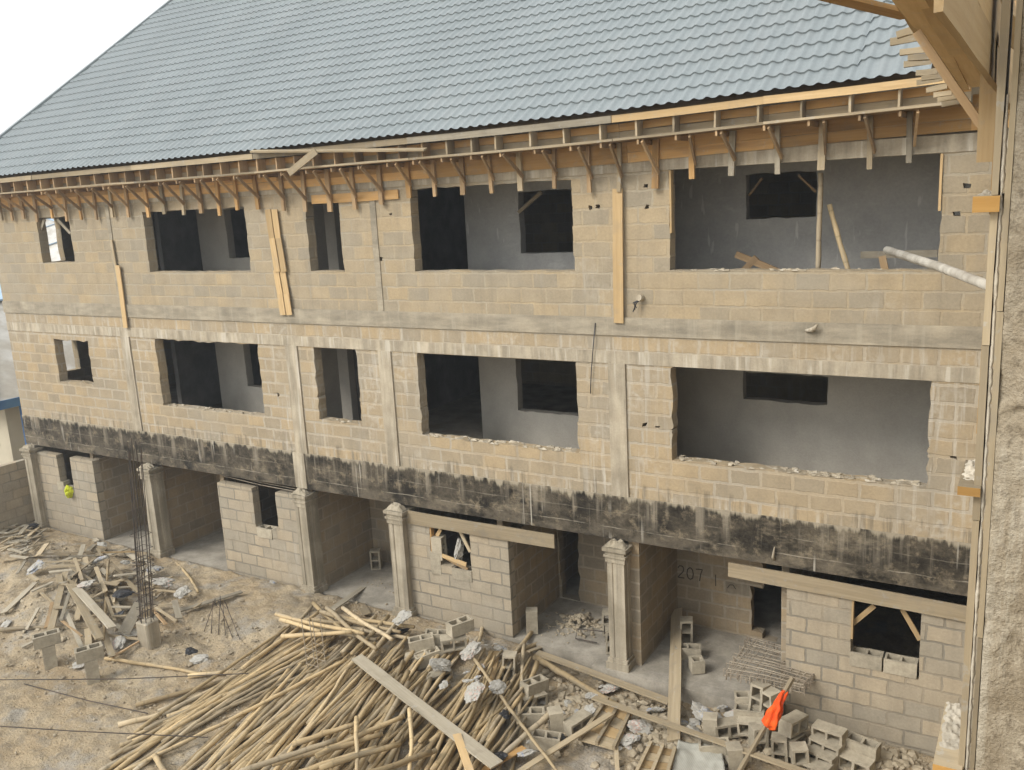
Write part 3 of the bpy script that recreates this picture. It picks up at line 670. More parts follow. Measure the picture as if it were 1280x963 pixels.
# planks on the right side of the yard
for a, b, w, mt, h, h2, lb in [((446, 822), (622, 957), 17, 'grey', .55, .45, 'long grey plank mottled with cement lying across the top of the pole heap'),
 ((571, 918), (590, 972), 9, 'yellow', .5, .4, 'pale plank end pointing down from the mottled plank at the bottom of the photo'),
 ((672, 816), (838, 878), 11, 'tan', .2, .14, 'long plank lying along the edge of the porch floor'),
 ((742, 872), (1008, 966), 8, 'tan', .3, .32, 'long batten lying over the rubble from the form panel to the block stack'),
 ((764, 892), (648, 966), 8, 'tan', .28, .2, 'batten lying slantwise from the form panel to the foot of the bundle'),
 ((489, 711), (415, 762), 8, 'grey', .05, .12, 'long grey plank lying on the recess floor behind the pole heap'),
 ((449, 752), (458, 768), 10, 'tan', .28, .08, 'short tan plank end standing beside the single hollow block'),
 ((540, 800), (480, 830), 6, 'tan', .1, .05, 'short plank half under the poles beside the block stack'),
 ((655, 935), (600, 965), 9, 'orange', .2, .2, 'orange brown plank end at the foot of the steep bundle'),
 ((474, 862), (500, 905), 10, 'grey', .1, .1, 'flat plank under the poles below the block stack'),
 ((618, 815), (606, 870), 14, 'yellow', .25, .2, 'pale splintered board lying on the steep bundle'),
 ((700, 800), (660, 815), 6, 'tan', .2, .16, 'short splintered plank at the corner of the doorway floor'),
 ((770, 925), (772, 968), 5, 'tan', .1, .1, 'thin lath standing in the rubble below the form panel'),
 ((500, 912), (470, 870), 8, 'tan', .06, .06, 'tan plank buried under the middle of the heap')]:
    board(a, b, w, lb, mt, h, h2, tilt=(0, 0, 1))
tag(plank('wooden_plank', atY(846, 762, 1.72), onground(842, 926, .06), .21, .028, M['tan'], up=(0, -1, .9)), 'wide tan plank leaning from the porch down into the rubble right of the nearest column', 'plank')
# form panels of boards on battens
def form_panel(pts, h, lb):
    P = [onground(*p, h+dh) for p, dh in zip(pts, (0, .04, 0, -.02))]; c = sum(P, Vector())/4
    e = empty('formwork', c, lb, 'formwork'); k = 4
    for i in range(k):
        a0, a1 = i/k+.01, (i+1)/k-.01; m = MB()
        q = [P[0].lerp(P[1], a0), P[0].lerp(P[1], a1), P[3].lerp(P[2], a1), P[3].lerp(P[2], a0)]
        m.add(q+[v-Vector((0, 0, .022)) for v in q], [(0, 1, 2, 3), (7, 6, 5, 4), (0, 4, 5, 1), (1, 5, 6, 2), (2, 6, 7, 3), (3, 7, 4, 0)]); part('board', m, M['yellow' if i % 2 else 'tan'], e)
    for s in (.06, .5, .94):
        m = MB(); m.bar(P[0].lerp(P[3], s)+Vector((0, 0, .03)), P[1].lerp(P[2], s)+Vector((0, 0, .03)), .05, .06); part('batten', m, M['tan'], e)
form_panel([(722, 925), (758, 874), (790, 893), (770, 938)], .14, 'tilted formwork panel of pale boards lying in the rubble below the porch')
form_panel([(792, 970), (812, 930), (846, 938), (836, 972)], .12, 'smaller formwork panel at the bottom of the photo beside the woven sheet')

# ------------------------------------------------------------------ hollow blocks
def hblock_mesh(L=.45, W=.215, H=.225, seed=0):
    m = wall(-L/2, L/2, -H/2, H/2, -W/2, W/2, [(-L/2+.035, -.018, -H/2+.035, H/2-.035), (.018, L/2-.035, -H/2+.035, H/2-.035)], step=.2, jit=.008)
    for i, v in enumerate(m.v): m.v[i] = v+Vector((noise.noise(v*9+Vector((seed, 0, 0))), noise.noise(v*9+Vector((0, seed, 5))), noise.noise(v*9+Vector((9, 0, seed)))))*.009
    return m.mesh('hollow_block', M['block'])
def half_mesh(seed):
    m = wall(-.11, .11, -.1125, .1125, -.11, .11, [(-.07, .07, -.075, .075)], step=.2, jit=.008); return m.mesh('half_block', M['block'])
HB = [hblock_mesh(seed=s) for s in range(4)]; HF = [half_mesh(1)]
LAY = {'up': (R(90), 0), 'side': (0, 0), 'end': (R(0), R(90)), 'endf': (R(90), R(90))}   # cavities up / sideways / standing on end
def block(px, py, lay, yaw, lb, z=None, h=.11, half=False, y=None, group='loose hollow blocks', tip=0):
    p = atY(px, py, y) if y is not None else (atZ(px, py, z) if z is not None else onground(px, py, h))
    o = link('half_block' if half else 'hollow_block', HF[0] if half else rnd.choice(HB))
    ax, ay = LAY[lay]
    o.matrix_world = Matrix.Translation(p) @ Matrix.Rotation(R(yaw), 4, 'Z') @ Matrix.Rotation(tip, 4, 'Y') @ Matrix.Rotation(ay, 4, 'Y') @ Matrix.Rotation(ax, 4, 'X')
    return tag(o, lb, 'block', group)
for a in [(527, 804, 'up', 40, 'hollow block at the left front of the stack below the window wall', None, .32),
 (547, 797, 'up', 30, 'hollow block with open cavities behind the front one of the stack below the window wall', None, .34),
 (575, 783, 'up', 65, 'topmost hollow block of the stack below the window wall, cavities open to the sky', None, .62),
 (567, 803, 'side', 40, 'hollow block carrying the topmost one of the stack below the window wall', None, .36),
 (534, 822, 'up', 55, 'hollow block lying at the foot of the stack below the window wall', None, .14),
 (548, 818, 'up', 40, 'hollow block at the back of the lower row of the stack below the window wall', None, .15),
 (548, 848, 'side', 60, 'hollow block lying alone among planks right of the heap top', None, .1),
 (523, 825, 'side', 30, 'hollow block half hidden under pole ends left of the stack', None, .1),
 (637, 832, 'end', 20, 'hollow block tipped on end amid paper bags at the top of the steep bundle', None, .3),
 (668, 858, 'up', 70, 'hollow block standing at the right of the steep bundle, cavity facing up', None, .3),
 (666, 876, 'side', 60, 'hollow block under the standing one right of the steep bundle', None, .12),
 (663, 896, 'up', 30, 'hollow block with cavities up half hidden by the slim slanting pole', None, .12),
 (695, 904, 'endf', 40, 'tilted hollow block in the rubble between thick pole and form panel', None, .16),
 (682, 926, 'up', 20, 'broken hollow block lying open near the bottom of the photo', None, .14),
 (722, 905, 'side', 70, 'hollow block face on the rubble at the left edge of the form panel', None, .12),
 (665, 776, 'end', 118, 'hollow block standing on end against the side wall of the doorway', .22, 0),
 (761, 778, 'end', 20, 'rear hollow block standing on end at the left of the nearest column', .24, 0),
 (765, 800, 'end', 25, 'front hollow block standing on end touching the nearest column', .22, 0),
 (860, 815, 'up', 20, 'hollow block lying flat in the porch right of the leaning plank', .08, 0),
 (858, 788, 'end', 20, 'hollow block standing on end at the porch rear wall behind the leaning plank', .2, 0),
 (470, 699, 'end', 30, 'hollow block standing on end in the dim recess between two fluted columns', .2, 0),
 (469, 748, 'up', 25, 'single hollow block lying beside the second nearest column', None, .12),
 (950, 872, 'endf', 70, 'hollow block standing on end at the back of the stack under the bar mat', None, .55),
 (964, 880, 'endf', 60, 'hollow block standing on end in the stack beside the orange cloth', None, .5),
 (937, 876, 'up', 20, 'hollow block at the left back of the stack under the bar mat', None, .4),
 (937, 893, 'up', 10, 'hollow block in the middle row of the stack left of the orange cloth', None, .32),
 (942, 908, 'side', 8, 'hollow block turned to show both cavities left of the orange cloth pole', None, .25),
 (948, 924, 'end', 40, 'hollow block standing askew at the foot of the orange cloth pole', None, .16),
 (992, 905, 'side', 70, 'shaded hollow block on the right flank of the stack behind the orange cloth', None, .4),
 (990, 928, 'side', 75, 'shaded hollow block low on the right flank of the stack', None, .16),
 (975, 938, 'end', 10, 'hollow block on end at the bottom of the photo right of the cloth pole', None, .15),
 (1000, 950, 'end', 25, 'hollow block on end at the bottom edge below the shaded flank', None, .15),
 (1037, 918, 'side', -12, 'top hollow block of the low row lying before the right wall', None, .32),
 (1033, 934, 'side', -14, 'second hollow block of the low row before the right wall', None, .2),
 (1026, 948, 'side', -16, 'third hollow block of the low row before the right wall', None, .12),
 (1020, 963, 'side', -14, 'lowest hollow block of the low row at the bottom edge of the photo', None, .08),
 (1078, 934, 'up', -10, 'large grey hollow block right of the low row before the right wall', None, .2),
 (1070, 955, 'side', -12, 'hollow block with two dark cavities at the bottom right', None, .1),
 (889, 912, 'endf', 15, 'hollow block tipped among paper bags left of the stack', None, .12),
 (910, 910, 'side', 35, 'hollow block face leaning left of the stack under the bar mat', None, .16),
 (893, 936, 'up', 25, 'hollow block on the edge of the woven sheet', None, .12),
 (918, 950, 'endf', 30, 'hollow block at the bottom edge below the long batten', None, .12)]:
    block(a[0], a[1], a[2], a[3], a[4], z=a[5], h=a[6], tip=rnd.uniform(-.12, .12) if a[5] is None else 0)
block(871, 831, 'up', 35, 'half block like a small open box on the porch floor', z=.11, half=True)
block(548, 702, 'endf', 8, 'lower hollow block standing in the ground floor window opening', y=.09); block(549, 684, 'endf', 8, 'upper hollow block in the ground floor window opening', y=.1)
block(80, 606, 'up', 10, 'hollow block sitting in the window gap of the far left wall', y=.1, half=True)
for (ux, uy, lx, ly, n_) in ((60, 797, 62, 820, 'left'), (113, 818, 115, 838, 'right')):
    block(lx, ly, 'end', 150, 'upright hollow block carrying the crosswise one of the %s tee on the sand' % n_, h=.21); p = onground(lx, ly, .21)
    o = block(lx, ly, 'up', 62, 'hollow block laid crosswise on top of the %s tee on the sand' % n_, h=.21); o.location = p+Vector((0, 0, .34))
# hollow courses left open on the sills of the new walls
for x0, n_, z in ((-9.424, 1, 1.165), (-2.21, 2, 1.1), (-14.604, 1, 1.2)):
    for k in range(n_):
        o = link('sill_block', HB[k % 4], B, loc=(x0+.226+k*.475, .097, z-.114)); o.rotation_euler = (R(90), 0, 0)

# ------------------------------------------------------------------ rubble, stones
def stones():
    m = MB(); rs = random.Random(5)
    ico = bmesh.new(); bmesh.ops.create_icosphere(ico, subdivisions=1, radius=1); iv = [v.co.copy() for v in ico.verts]; fi = [tuple(v.index for v in f.verts) for f in ico.faces]; ico.free()
    def one(p, s):
        sx, sy, sz = rs.uniform(.7, 1.4), rs.uniform(.6, 1.2), rs.uniform(.4, .8); rot = Matrix.Rotation(rs.uniform(0, 6), 3, 'Z') @ Matrix.Rotation(rs.uniform(-.6, .6), 3, 'X')
        m.add([p+rot @ Vector((v.x*sx, v.y*sy, v.z*sz))*s*rs.uniform(.75, 1.2) for v in iv], fi)
    for cx, cy, rx, ry, n, s0, s1 in ((-2.0, -.6, 1.3, .35, 600, .015, .11), (-5.6, -1.2, 1.5, .8, 1300, .012, .10), (-4.4, -1.3, 1.0, .5, 600, .012, .09), (-7.0, -2.0, .8, .7, 300, .012, .06), (-7.2, -1.2, .7, .7, 150, .015, .06), (-9.2, -.5, .9, .25, 160, .012, .06),
            (-17, -3.2, 2.4, 1.6, 420, .01, .05), (-13.4, -2.4, 2.6, 1.0, 700, .008, .045), (-12, -4.4, 5, 1.8, 1300, .006, .035), (-17, -3.6, 3, 1.4, 500, .008, .06), (-20.5, -1.2, 1.5, .6, 160, .01, .05), (-11.3, -.4, 1.2, .3, 120, .01, .04)):
        for _ in range(n):
            x, y = rs.gauss(cx, rx*.6), rs.gauss(cy, ry*.6)
            if y > -.12 or x > -.3: continue
            s = s0+(s1-s0)*rs.random()**2.5; one(Vector((x, y, gh(x, y)+s*.25)), s)
    for cx, cy, n, s in ((-7.3, 1.05, 170, .055), (-7.45, .6, 40, .03), (-12, .9, 40, .02), (-5.2, 1.4, 15, .02), (-11.4, .8, 30, .03)):
        for _ in range(n):
            x, y = rs.gauss(cx, .22), rs.gauss(cy, .18); k = s*rs.uniform(.3, 1.1)
            if 0 < y < 1.8: one(Vector((x, y, -.02+k*.3+max(0, .12-((x-cx)**2+(y-cy)**2)*2)*(s > .045))), k)
    o = link('rubble', m.mesh('rubble', M['stone'])); o['kind'] = 'stuff'; tag(o, 'broken block rubble and stones scattered over the yard', None)
stones()
def crumbs():   # mortar crumbs on the chipped sills: part of the walls
    m = MB(); rs = random.Random(9)
    for x0, x1, z, n in ((-4.9, -1.3, 3.79, 90), (-9.8, -6.7, 3.72, 60), (-17.1, -14, 3.75, 35), (-12.4, -11.4, 3.81, 12), (-4.9, -1.3, 6.785, 25)):
        for _ in range(n):
            s = rs.uniform(.008, .035); x, y = rs.uniform(x0, x1), rs.uniform(.0, .2)
            m.add([(x+rs.uniform(-s, s)*1.6+dx*s*1.5, y+dy*s, z-.005+dz*s*rs.uniform(.5, 1.2)) for dx, dy, dz in ((-1, -1, 0), (1, -1, 0), (1, 1, 0), (-1, 1, 0), (-.5, -.5, 1), (.6, -.5, 1), (.5, .6, 1), (-.5, .5, 1))],
                  [(0, 1, 5, 4), (1, 2, 6, 5), (2, 3, 7, 6), (3, 0, 4, 7), (4, 5, 6, 7)])
    tag(part('mortar_crumbs', m, M['conc'], B), None, None, None, 'stuff')
crumbs()

# ------------------------------------------------------------------ crumpled paper and plastic bags
def bag(px, py, lb, mat, s=.2, h=.1, el=1.4, flat=.33, y=None, loc=None, cat='paper bag'):
    p = loc or (atY(px, py, y) if y is not None else onground(px, py, h)); rs = random.Random(int(px*7+py)); bm = bmesh.new()
    s *= .74; bmesh.ops.create_icosphere(bm, subdivisions=4, radius=1); o_ = Vector((rs.uniform(0, 90), rs.uniform(0, 90), 0))
    for v in bm.verts:
        n = v.co.copy(); d = 1+.45*noise.noise(n*1.3+o_)-.38*abs(noise.noise(n*2.6+o_))-.2*abs(noise.noise(n*6+o_))+.1*noise.noise(n*11+o_)
        v.co = Vector((n.x*el, n.y, n.z*flat))*d*s
    me = bpy.data.meshes.new('bag'); bm.to_mesh(me); bm.free(); me.materials.append(M[mat]); 
    o = link('plastic_bag' if cat == 'plastic bag' else 'paper_bag', me, loc=p); o.rotation_euler = (rs.uniform(-.4, .4), rs.uniform(-.4, .4), rs.uniform(0, 6)); tag(o, lb, cat); return o
for a in [(125, 699, 'bagb', .2, .35, 'tall white paper bag crumpled on top of the debris mound'), (44, 709, 'bagb', .24, .2, 'white paper bag with blue print at the left of the debris mound'),
 (107, 731, 'bagr', .24, .4, 'pinkish white paper bag in the middle of the debris mound'), (193, 711, 'bluebag', .2, .25, 'blue and white bag right of the reinforcing cage'),
 (203, 727, 'bagr', .24, .3, 'white bag with red print right of the reinforcing cage'), (228, 741, 'bagg', .22, .2, 'greyish bag at the right end of the debris mound'),
 (128, 680, 'bagg', .14, .2, 'small white bag behind the debris mound'), (148, 803, 'bagr', .18, .15, 'white bag below the black one on the debris mound'),
 (163, 790, 'bagg', .18, .15, 'pale grey bag left of the concrete stub'), (100, 830, 'bagr', .14, .1, 'small pinkish bag behind the right tee of blocks'),
 (95, 667, 'bagr', .26, .1, 'flat printed paper bag on the sand before the far left wall'), (157, 703, 'bagg', .16, .25, 'white scrap of bag left of the reinforcing cage'),
 (502, 772, 'bagg', .2, .5, 'silvery white bag on the pole ends near the second nearest column'), (551, 831, 'bagg', .24, .35, 'white crumpled bag below the block stack'),
 (588, 813, 'bagr', .24, .45, 'white bag with red and blue print leaning on the block stack'), (592, 866, 'bagr', .24, .6, 'large white bag lying on the steep bundle of poles'),
 (622, 859, 'bagg', .18, .5, 'white rag of a bag on the right of the large one on the steep bundle'), (626, 811, 'bagb', .15, .3, 'pale blue bag at the top of the steep bundle'),
 (658, 941, 'bagb', .16, .25, 'white and blue bag near the thick pole at the bottom'), (764, 860, 'bagr', .2, .1, 'white and pink bag under the porch edge plank'),
 (741, 868, 'bagg', .17, .12, 'pale bag left of the form panel top'), (735, 890, 'bagg', .16, .12, 'white bag at the upper left of the form panel'),
 (820, 887, 'bluebag', .15, .1, 'lilac blue bag left of the leaning plank'), (879, 891, 'bagb', .24, .18, 'large white bag standing right of the leaning plank'),
 (896, 897, 'bluebag', .15, .15, 'blue bag beside the large white one'), (903, 884, 'bluebag', .1, .15, 'small bright blue bag near the porch edge'),
 (917, 893, 'bagr', .14, .12, 'pinkish bag left of the block stack'), (800, 908, 'bagr', .2, .1, 'dirty white bag right of the form panel'), (852, 903, 'bluebag', .12, .08, 'blue scrap of bag behind the leaning plank foot'),
 (783, 925, 'bagr', .18, .08, 'dirty pink bag below the form panel'), (870, 915, 'bagg', .18, .1, 'grey bag above the woven sheet'), (1032, 896, 'bluebag', .08, .12, 'tiny pale blue scrap on the rubble before the right wall'),
 (250, 824, 'bagg', .16, .04, 'dirty white bag on the sand beside the path'), (341, 728, 'bluebag', .08, .04, 'small blue scrap before the window wall of the third recess'), (8, 780, 'bagg', .14, .06, 'white bag at the left edge of the photo')]:
    bag(a[0], a[1], a[5], a[2], a[3], a[4])
for a in [(154, 742, .2, .3, 'black plastic bag in the debris mound'), (631, 893, .11, .55, 'small black plastic bag on the steep bundle'), (700, 925, .14, .1, 'black plastic bag beside the broken block'), (40, 657, .2, .1, 'black plastic bag at the foot of the far left column'),
          (148, 768, .12, .2, 'black plastic scrap beside the broad grey board'), (240, 815, .12, .02, 'black plastic scrap on the sand by the path'), (500, 905, .3, -.05, 'dark grey plastic sheet showing between the poles of the heap'), (624, 945, .14, .25, 'dark plastic scrap at the end of the mottled plank'), (500, 790, .22, .2, 'black plastic under the silvery bag')]:
    bag(a[0], a[1], a[4], 'blackbag', a[2], a[3], cat='plastic bag')
bag(86, 617, 'bright yellow bag hanging over the sill of the far left wall', 'yellow_bag', .17, loc=atY(86, 615, -.06), el=.8, flat=1.5, cat='plastic bag').rotation_euler = (0, .1, 0)
bag(575, 688, 'grey white sack hanging in the ground floor window opening', 'bagg', .2, loc=atY(574, 688, .12), el=.6, flat=2.0, cat='sack').rotation_euler = (0, .15, .4)
GP = 'paper scraps in the right rubble'
for i in range(30):
    q = (rnd.uniform(640, 900), rnd.uniform(850, 955)) if i < 20 else (rnd.uniform(545, 640), rnd.uniform(800, 870))
    o = bag(q[0], q[1], 'torn scrap of cement bag lying among the rubble and pole ends at the right', rnd.choice(['bagg', 'bagr', 'bagb']), rnd.uniform(.05, .1), .06 if i < 20 else .4, rnd.uniform(1, 1.8), .35); o['group'] = GP
def sheet():
    m = MB(); P = [onground(*p, .1) for p in ((838, 972), (848, 925), (902, 938), (908, 972))]; n = 26
    for i in range(n+1):
        for j in range(n+1):
            a, b = i/n, j/n; v = P[0].lerp(P[3], a).lerp(P[1].lerp(P[2], a), b); v.z += .05*noise.noise(v*3.1)+.015*noise.noise(v*12); m.v.append(v)
    for i in range(n):
        for j in range(n): m.f.append((i*(n+1)+j, (i+1)*(n+1)+j, (i+1)*(n+1)+j+1, i*(n+1)+j+1))
    t = NT('woven_sack'); p = t.pos(); w1 = t.n('ShaderNodeTexWave', {'Vector': p, 'Scale': 14, 'Distortion': .6}, bands_direction='X'); w2 = t.n('ShaderNodeTexWave', {'Vector': p, 'Scale': 14, 'Distortion': .6}, bands_direction='Y')
    f = t.math('MULTIPLY', w1.outputs[1], w2.outputs[1]); col = t.mix(f, (.33, .325, .28), (.47, .46, .41))
    me = m.mesh('woven_sheet', t.done(col, .8, .2), True); o = link('woven_sheet', me); md = o.modifiers.new('thickness', 'SOLIDIFY'); md.thickness = .004
    tag(o, 'pale woven sack sheet spread on the rubble at the bottom of the photo', 'sheet')
sheet()

# ------------------------------------------------------------------ reinforcement
def bar(p, q, r=.007, mid=None): return MB().tube([p, q] if mid is None else [p, mid, q], r, 6)
cg = empty('column_cage', onground(188, 800), 'tall leaning reinforcing bar cage rising from a concrete stub in the yard', 'reinforcing cage')
c0 = onground(188, 806); top = atY(166, 556, c0.y-.1); ax = (top-c0); 
st = MB(); st.box(c0.x-.155, c0.x+.155, c0.y-.15, c0.y+.15, -.4, .5)
part('concrete_stub', st, M['conc'], cg, bevel=.02)
for i in range(8):
    a = 2*math.pi*i/8; d = Vector((math.cos(a)*.12, math.sin(a)*.12, 0)); j = Vector((random.uniform(-.05, .05), random.uniform(-.05, .05), 0))
    part('bar', bar(c0+d+Vector((0, 0, .45)), top+d*.8+j+Vector((0, 0, random.uniform(-.3, .1))), .009, c0+ax*.55+d+j*.4), M['steel'], cg)
for k, t in enumerate((.16, .2, .24, .28, .33, .37, .40, .41, .43, .44, .5, .57)):
    c = c0+ax*t; q = .135
    part('stirrup', MB().tube([c+Vector((sx*q, sy*q, random.uniform(-.02, .02))) for sx, sy in ((-1, -1), (1, -1), (1, 1), (-1, 1), (-1, -1))], .006, 5), M['steel'], cg)
sc = empty('stirrup_cage', onground(395, 822), 'short grey stirrup cage standing in the pole heap', 'reinforcing cage'); b0 = onground(396, 835, .15)
for sx, sy in ((-1, -1), (1, -1), (1, 1), (-1, 1)):
    d = Vector((sx*.13, sy*.09, 0)); part('bar', bar(b0+d, b0+d+Vector((-.02, 0, .95)), .008), M['bar_grey'], sc)
for t in (.1, .25, .4): part('stirrup', MB().tube([b0+Vector((sx*.14, sy*.1, t)) for sx, sy in ((-1, -1), (1, -1), (1, 1), (-1, 1), (-1, -1))], .006, 5), M['bar_grey'], sc)
rm = empty('bar_mat', (-3.45, .1, -.2), 'stack of rusty welded bar mats lying on blocks before the broken doorway', 'bar mat')
A0, A1, A2, A3 = [atZ(*p, .5) for p in ((906, 846), (936, 803), (1030, 834), (1003, 866))]
for lay, dz in enumerate((0, .1)):
    for i in range(13):
        t = i/12; j = [Vector((random.uniform(-.05, .05), random.uniform(-.05, .05), dz+random.uniform(-.02, .02))) for _ in range(2)]
        hook = Vector((0, 0, -.13 if lay else .12))
        p, q = A0.lerp(A3, t)+j[0], A1.lerp(A2, t)+j[1]; part('bar', MB().tube([p+hook, p, q, q+hook], .008, 5), M['bar_grey'], rm)
        p, q = A0.lerp(A1, t)+j[1], A3.lerp(A2, t)+j[0]; part('bar', MB().tube([p+hook, p, p.lerp(q, .5)+Vector((0, 0, .02)), q, q+hook], .008, 5), M['bar_grey'], rm)
e0 = Vector((-6.62, .42, .03)); s_ = MB().tube([e0, e0+Vector((-.42, -.02, .0)), e0+Vector((-.45, .12, .12)), e0+Vector((.1, .25, .12)), e0+Vector((.12, .1, .0))], .012, 6)
tag(link('stirrup', s_.mesh('stirrup', M['steel'])), 'dark bent steel stirrup lying on the doorway floor beside the nearest column', 'stirrup')
for k in range(4):
    z = 2.12+.045*k; tag(link('reinforcing_bar', bar(Vector((-15.6, .06+.03*k, z+.12)), Vector((-13.2, .06+.03*k, z+.03)), .009, Vector((-14.4, .06+.03*k, z+.05))).mesh('bar', M['bar_grey'])), 'long reinforcing bar lying over the unfinished wall under the black beam', 'bar', 'bars over the unfinished wall')
# pole with the orange cloth
p0, p1 = onground(922, 968, .05), atY(991, 847, -1.05); ocp = tag(plank('wooden_post', p0, p1, .06, .045, M['tan']), 'square timber post leaning on the block stack, wrapped with an orange cloth', 'post')
cl = MB(); n = 22; pts = []; rr = []
for i in range(n):
    t = i/(n-1); c = p0.lerp(p1, .50+.36*t)+Vector((.035, -.03, -.02))*(1-t); pts.append(c); rr.append((.032+.062*(1-t)**.8)*min(1, .45+i*.28))
cl.tube(pts, rr, 28)
for i, v in enumerate(cl.v): j = i % 28; c = pts[i//28]; cl.v[i] = c+(v-c)*(1+.30*math.sin(j*2*math.pi*5/28+.35*(i//28))+.12*math.sin(j*2*math.pi*9/28))+Vector((noise.noise(v*9), noise.noise(v*9+Vector((5, 0, 0))), noise.noise(v*7)))*.035
tag(link('orange_cloth', cl.mesh('orange_cloth', M['orange_cloth'], True)), 'bright orange cloth wrapped round the leaning post at the block stack', 'cloth')

# ------------------------------------------------------------------ boards and props fixed on or standing in the building
def fixed(p, q, w, th, mat, lb, name='form_board', up=(0, 1, 0), cat='board', group=None): return tag(plank(name, p, q, w, th, M[mat], up=up), lb, cat, group)
fixed(atY(772, 236, -.055), atY(773.5, 404, -.055), .165, .028, 'yellow', 'long fresh board fixed upright on the wall left of the large upper window')
for k, (a, b) in enumerate((((331, 262), (336, 300)), ((336, 298), (343, 340)), ((341, 338), (347, 372)), ((346, 368), (350, 394)))):
    for s in (0, 1): fixed(atY(a[0]+4+s*8, a[1], -.05-.02*(k % 2)), atY(b[0]+4+s*8, b[1], -.05-.02*(k % 2)), .145, .02, 'yellow', '%s short board of the upright row left of the narrow upper window, %s half' % (('uppermost', 'second', 'third', 'lowest')[k], ('left', 'right')[s]))
fixed(atY(139, 300, -.05), atY(147, 348, -.05), .07, .025, 'tan', 'thin upper lath nailed upright near the far left upper window')
fixed(atY(147, 332, -.065), atY(157, 410, -.065), .14, .022, 'yellow', 'pale board nailed upright below the thin lath near the far left')
fixed(Vector((-10.52, -.035, 2.06)), Vector((-7.15, -.035, 2.065)), .255, .035, 'tan', 'pale form board across the top of the window wall beside the doorway')
fixed(Vector((-4.05, -.04, 2.1)), Vector((-.3, -.04, 2.03)), .235, .035, 'tan', 'long form board across the top of the right ground floor wall')
for p, q, w, lb in (((936, 245), (953, 223), .035, 'left diagonal prop seen in the high opening of the large upper verandah'), ((998, 219), (1020, 240), .035, 'right diagonal prop seen in the high opening of the large upper verandah')):
    fixed(atY(*p, 1.95), atY(*q, 1.95), w, .03, 'brown', lb, 'prop', (0, 1, 0), 'prop')
for p, q, y, mt, lb in (((648, 266), (677, 240), 1.8, 'tan', 'diagonal prop in the upper middle verandah window'), ((1065, 780), (1093, 757), .1, 'yellow', 'left diagonal prop in the right ground floor window'), ((1128, 762), (1150, 800), .1, 'yellow', 'right diagonal prop in the right ground floor window'),
        ((540, 680), (551, 662), .1, 'yellow', 'left diagonal prop in the ground floor window with stacked blocks'), ((575, 664), (588, 690), .1, 'tan', 'right diagonal prop in the ground floor window with stacked blocks'), ((48, 296), (56, 274), .1, 'grey', 'left diagonal prop in the far upper window'), ((72, 274), (88, 292), .1, 'grey', 'right diagonal prop in the far upper window'),
        ((541, 690), (583, 706), .02, 'yellow', 'splintered board lying on blocks in the ground floor window'), ((548, 692), (585, 712), .06, 'brown', 'brown board lying behind the splintered one in the ground floor window'), ((104, 477), (117, 486), .02, 'tan', 'short plank resting on the sill of the far left window')):
    fixed(atY(*p, y), atY(*q, y), .07, .03, mt, lb, 'prop' if 'prop' in lb else 'wooden_plank', (0, 1, 0), 'prop' if 'prop' in lb else 'plank')
for p, q, y, lb in (((1026, 216), (1022, 346), .5, 'straight bamboo prop standing in the large upper verandah'), ((1037, 256), (1064, 352), .7, 'bamboo prop leaning in the large upper verandah')):
    a, b = atY(*p, y), atY(*q, y); b = a+(b-a)*((6.0-a.z)/(b.z-a.z)); pole(b, a, .042, .035, lb)
for p, q, lb, mt in (((920, 318), (975, 341), 'brown plank end poking over the sill of the large upper verandah', 'brown'), ((930, 338), (946, 322), 'short brown piece crossing the plank in the large upper verandah', 'brown'), ((1076, 319), (1172, 317), 'grey plank of the trestle in the large upper verandah', 'grey'), ((1103, 320), (1110, 356), 'leg under the trestle plank in the large upper verandah', 'brown')):
    fixed(atY(*p, 1.1), atY(*q, 1.1), .1, .05, mt, lb, 'wooden_plank', (0, 1, 0), 'plank')
for x, z0, z1, lb in ((-1.27, 7.55, 8.27, 'right'), (-4.93, 7.35, 8.27, 'left')): fixed(Vector((x, .02, z0)), Vector((x, .02, z1)), .03, .09, 'yellow', 'jamb board at the %s of the large upper opening' % lb, up=(0, 1, 0))
fixed(Vector((-2.19, .05, 1.3)), Vector((-2.19, .05, 1.93)), .03, .1, 'yellow', 'pale jamb board at the left of the right ground floor window'); fixed(Vector((-9.87, .05, 1.2)), Vector((-9.87, .05, 1.93)), .03, .1, 'orange', 'orange jamb board at the left of the window with stacked blocks')
fixed(atY(315, 189, -.68), atY(532, 187, -.62), .11, .03, 'tan', 'long loose plank lying along the eave formwork', 'wooden_plank', (0, -.3, 1), 'plank'); fixed(atY(395, 189, -.72), atY(361, 217, -.78), .12, .03, 'tan', 'short loose plank hanging askew from the eave formwork', 'wooden_plank', (0, 1, .2), 'plank')
# ------------------------------------------------------------------ details on the facade
cd = empty('conduit', atY(803, 375, -.02), 'grey conduit stub with dark cable ends in the upper wall beside the long fresh board', 'conduit')
p = atY(803, 373, 0); m = MB(); m.tube([p+Vector((0, .02, 0)), p+Vector((-.02, -.1, .02))], .05, 12); part('pipe', m, M['conc'], cd)
for k in range(3): part('cable', MB().tube([p+Vector((0, -.02, 0)), p+Vector((-.05-.03*k, -.12, -.06)), p+Vector((-.12+.03*k, -.1, -.2+.03*k))], .009, 6), M['blackbag'], cd)
p = atY(1018, 412, -.03); tag(link('mortar_lump', MB().tube([p+Vector((-.12, 0, -.02)), p+Vector((-.03, -.05, 0)), p+Vector((.03, -.09, .04)), p+Vector((.06, -.08, .09))], [.02, .035, .03, .012], 7).mesh('lump', M['conc'], True)), 'grey mortar lump sticking out of the concrete ring beam', 'mortar lump')
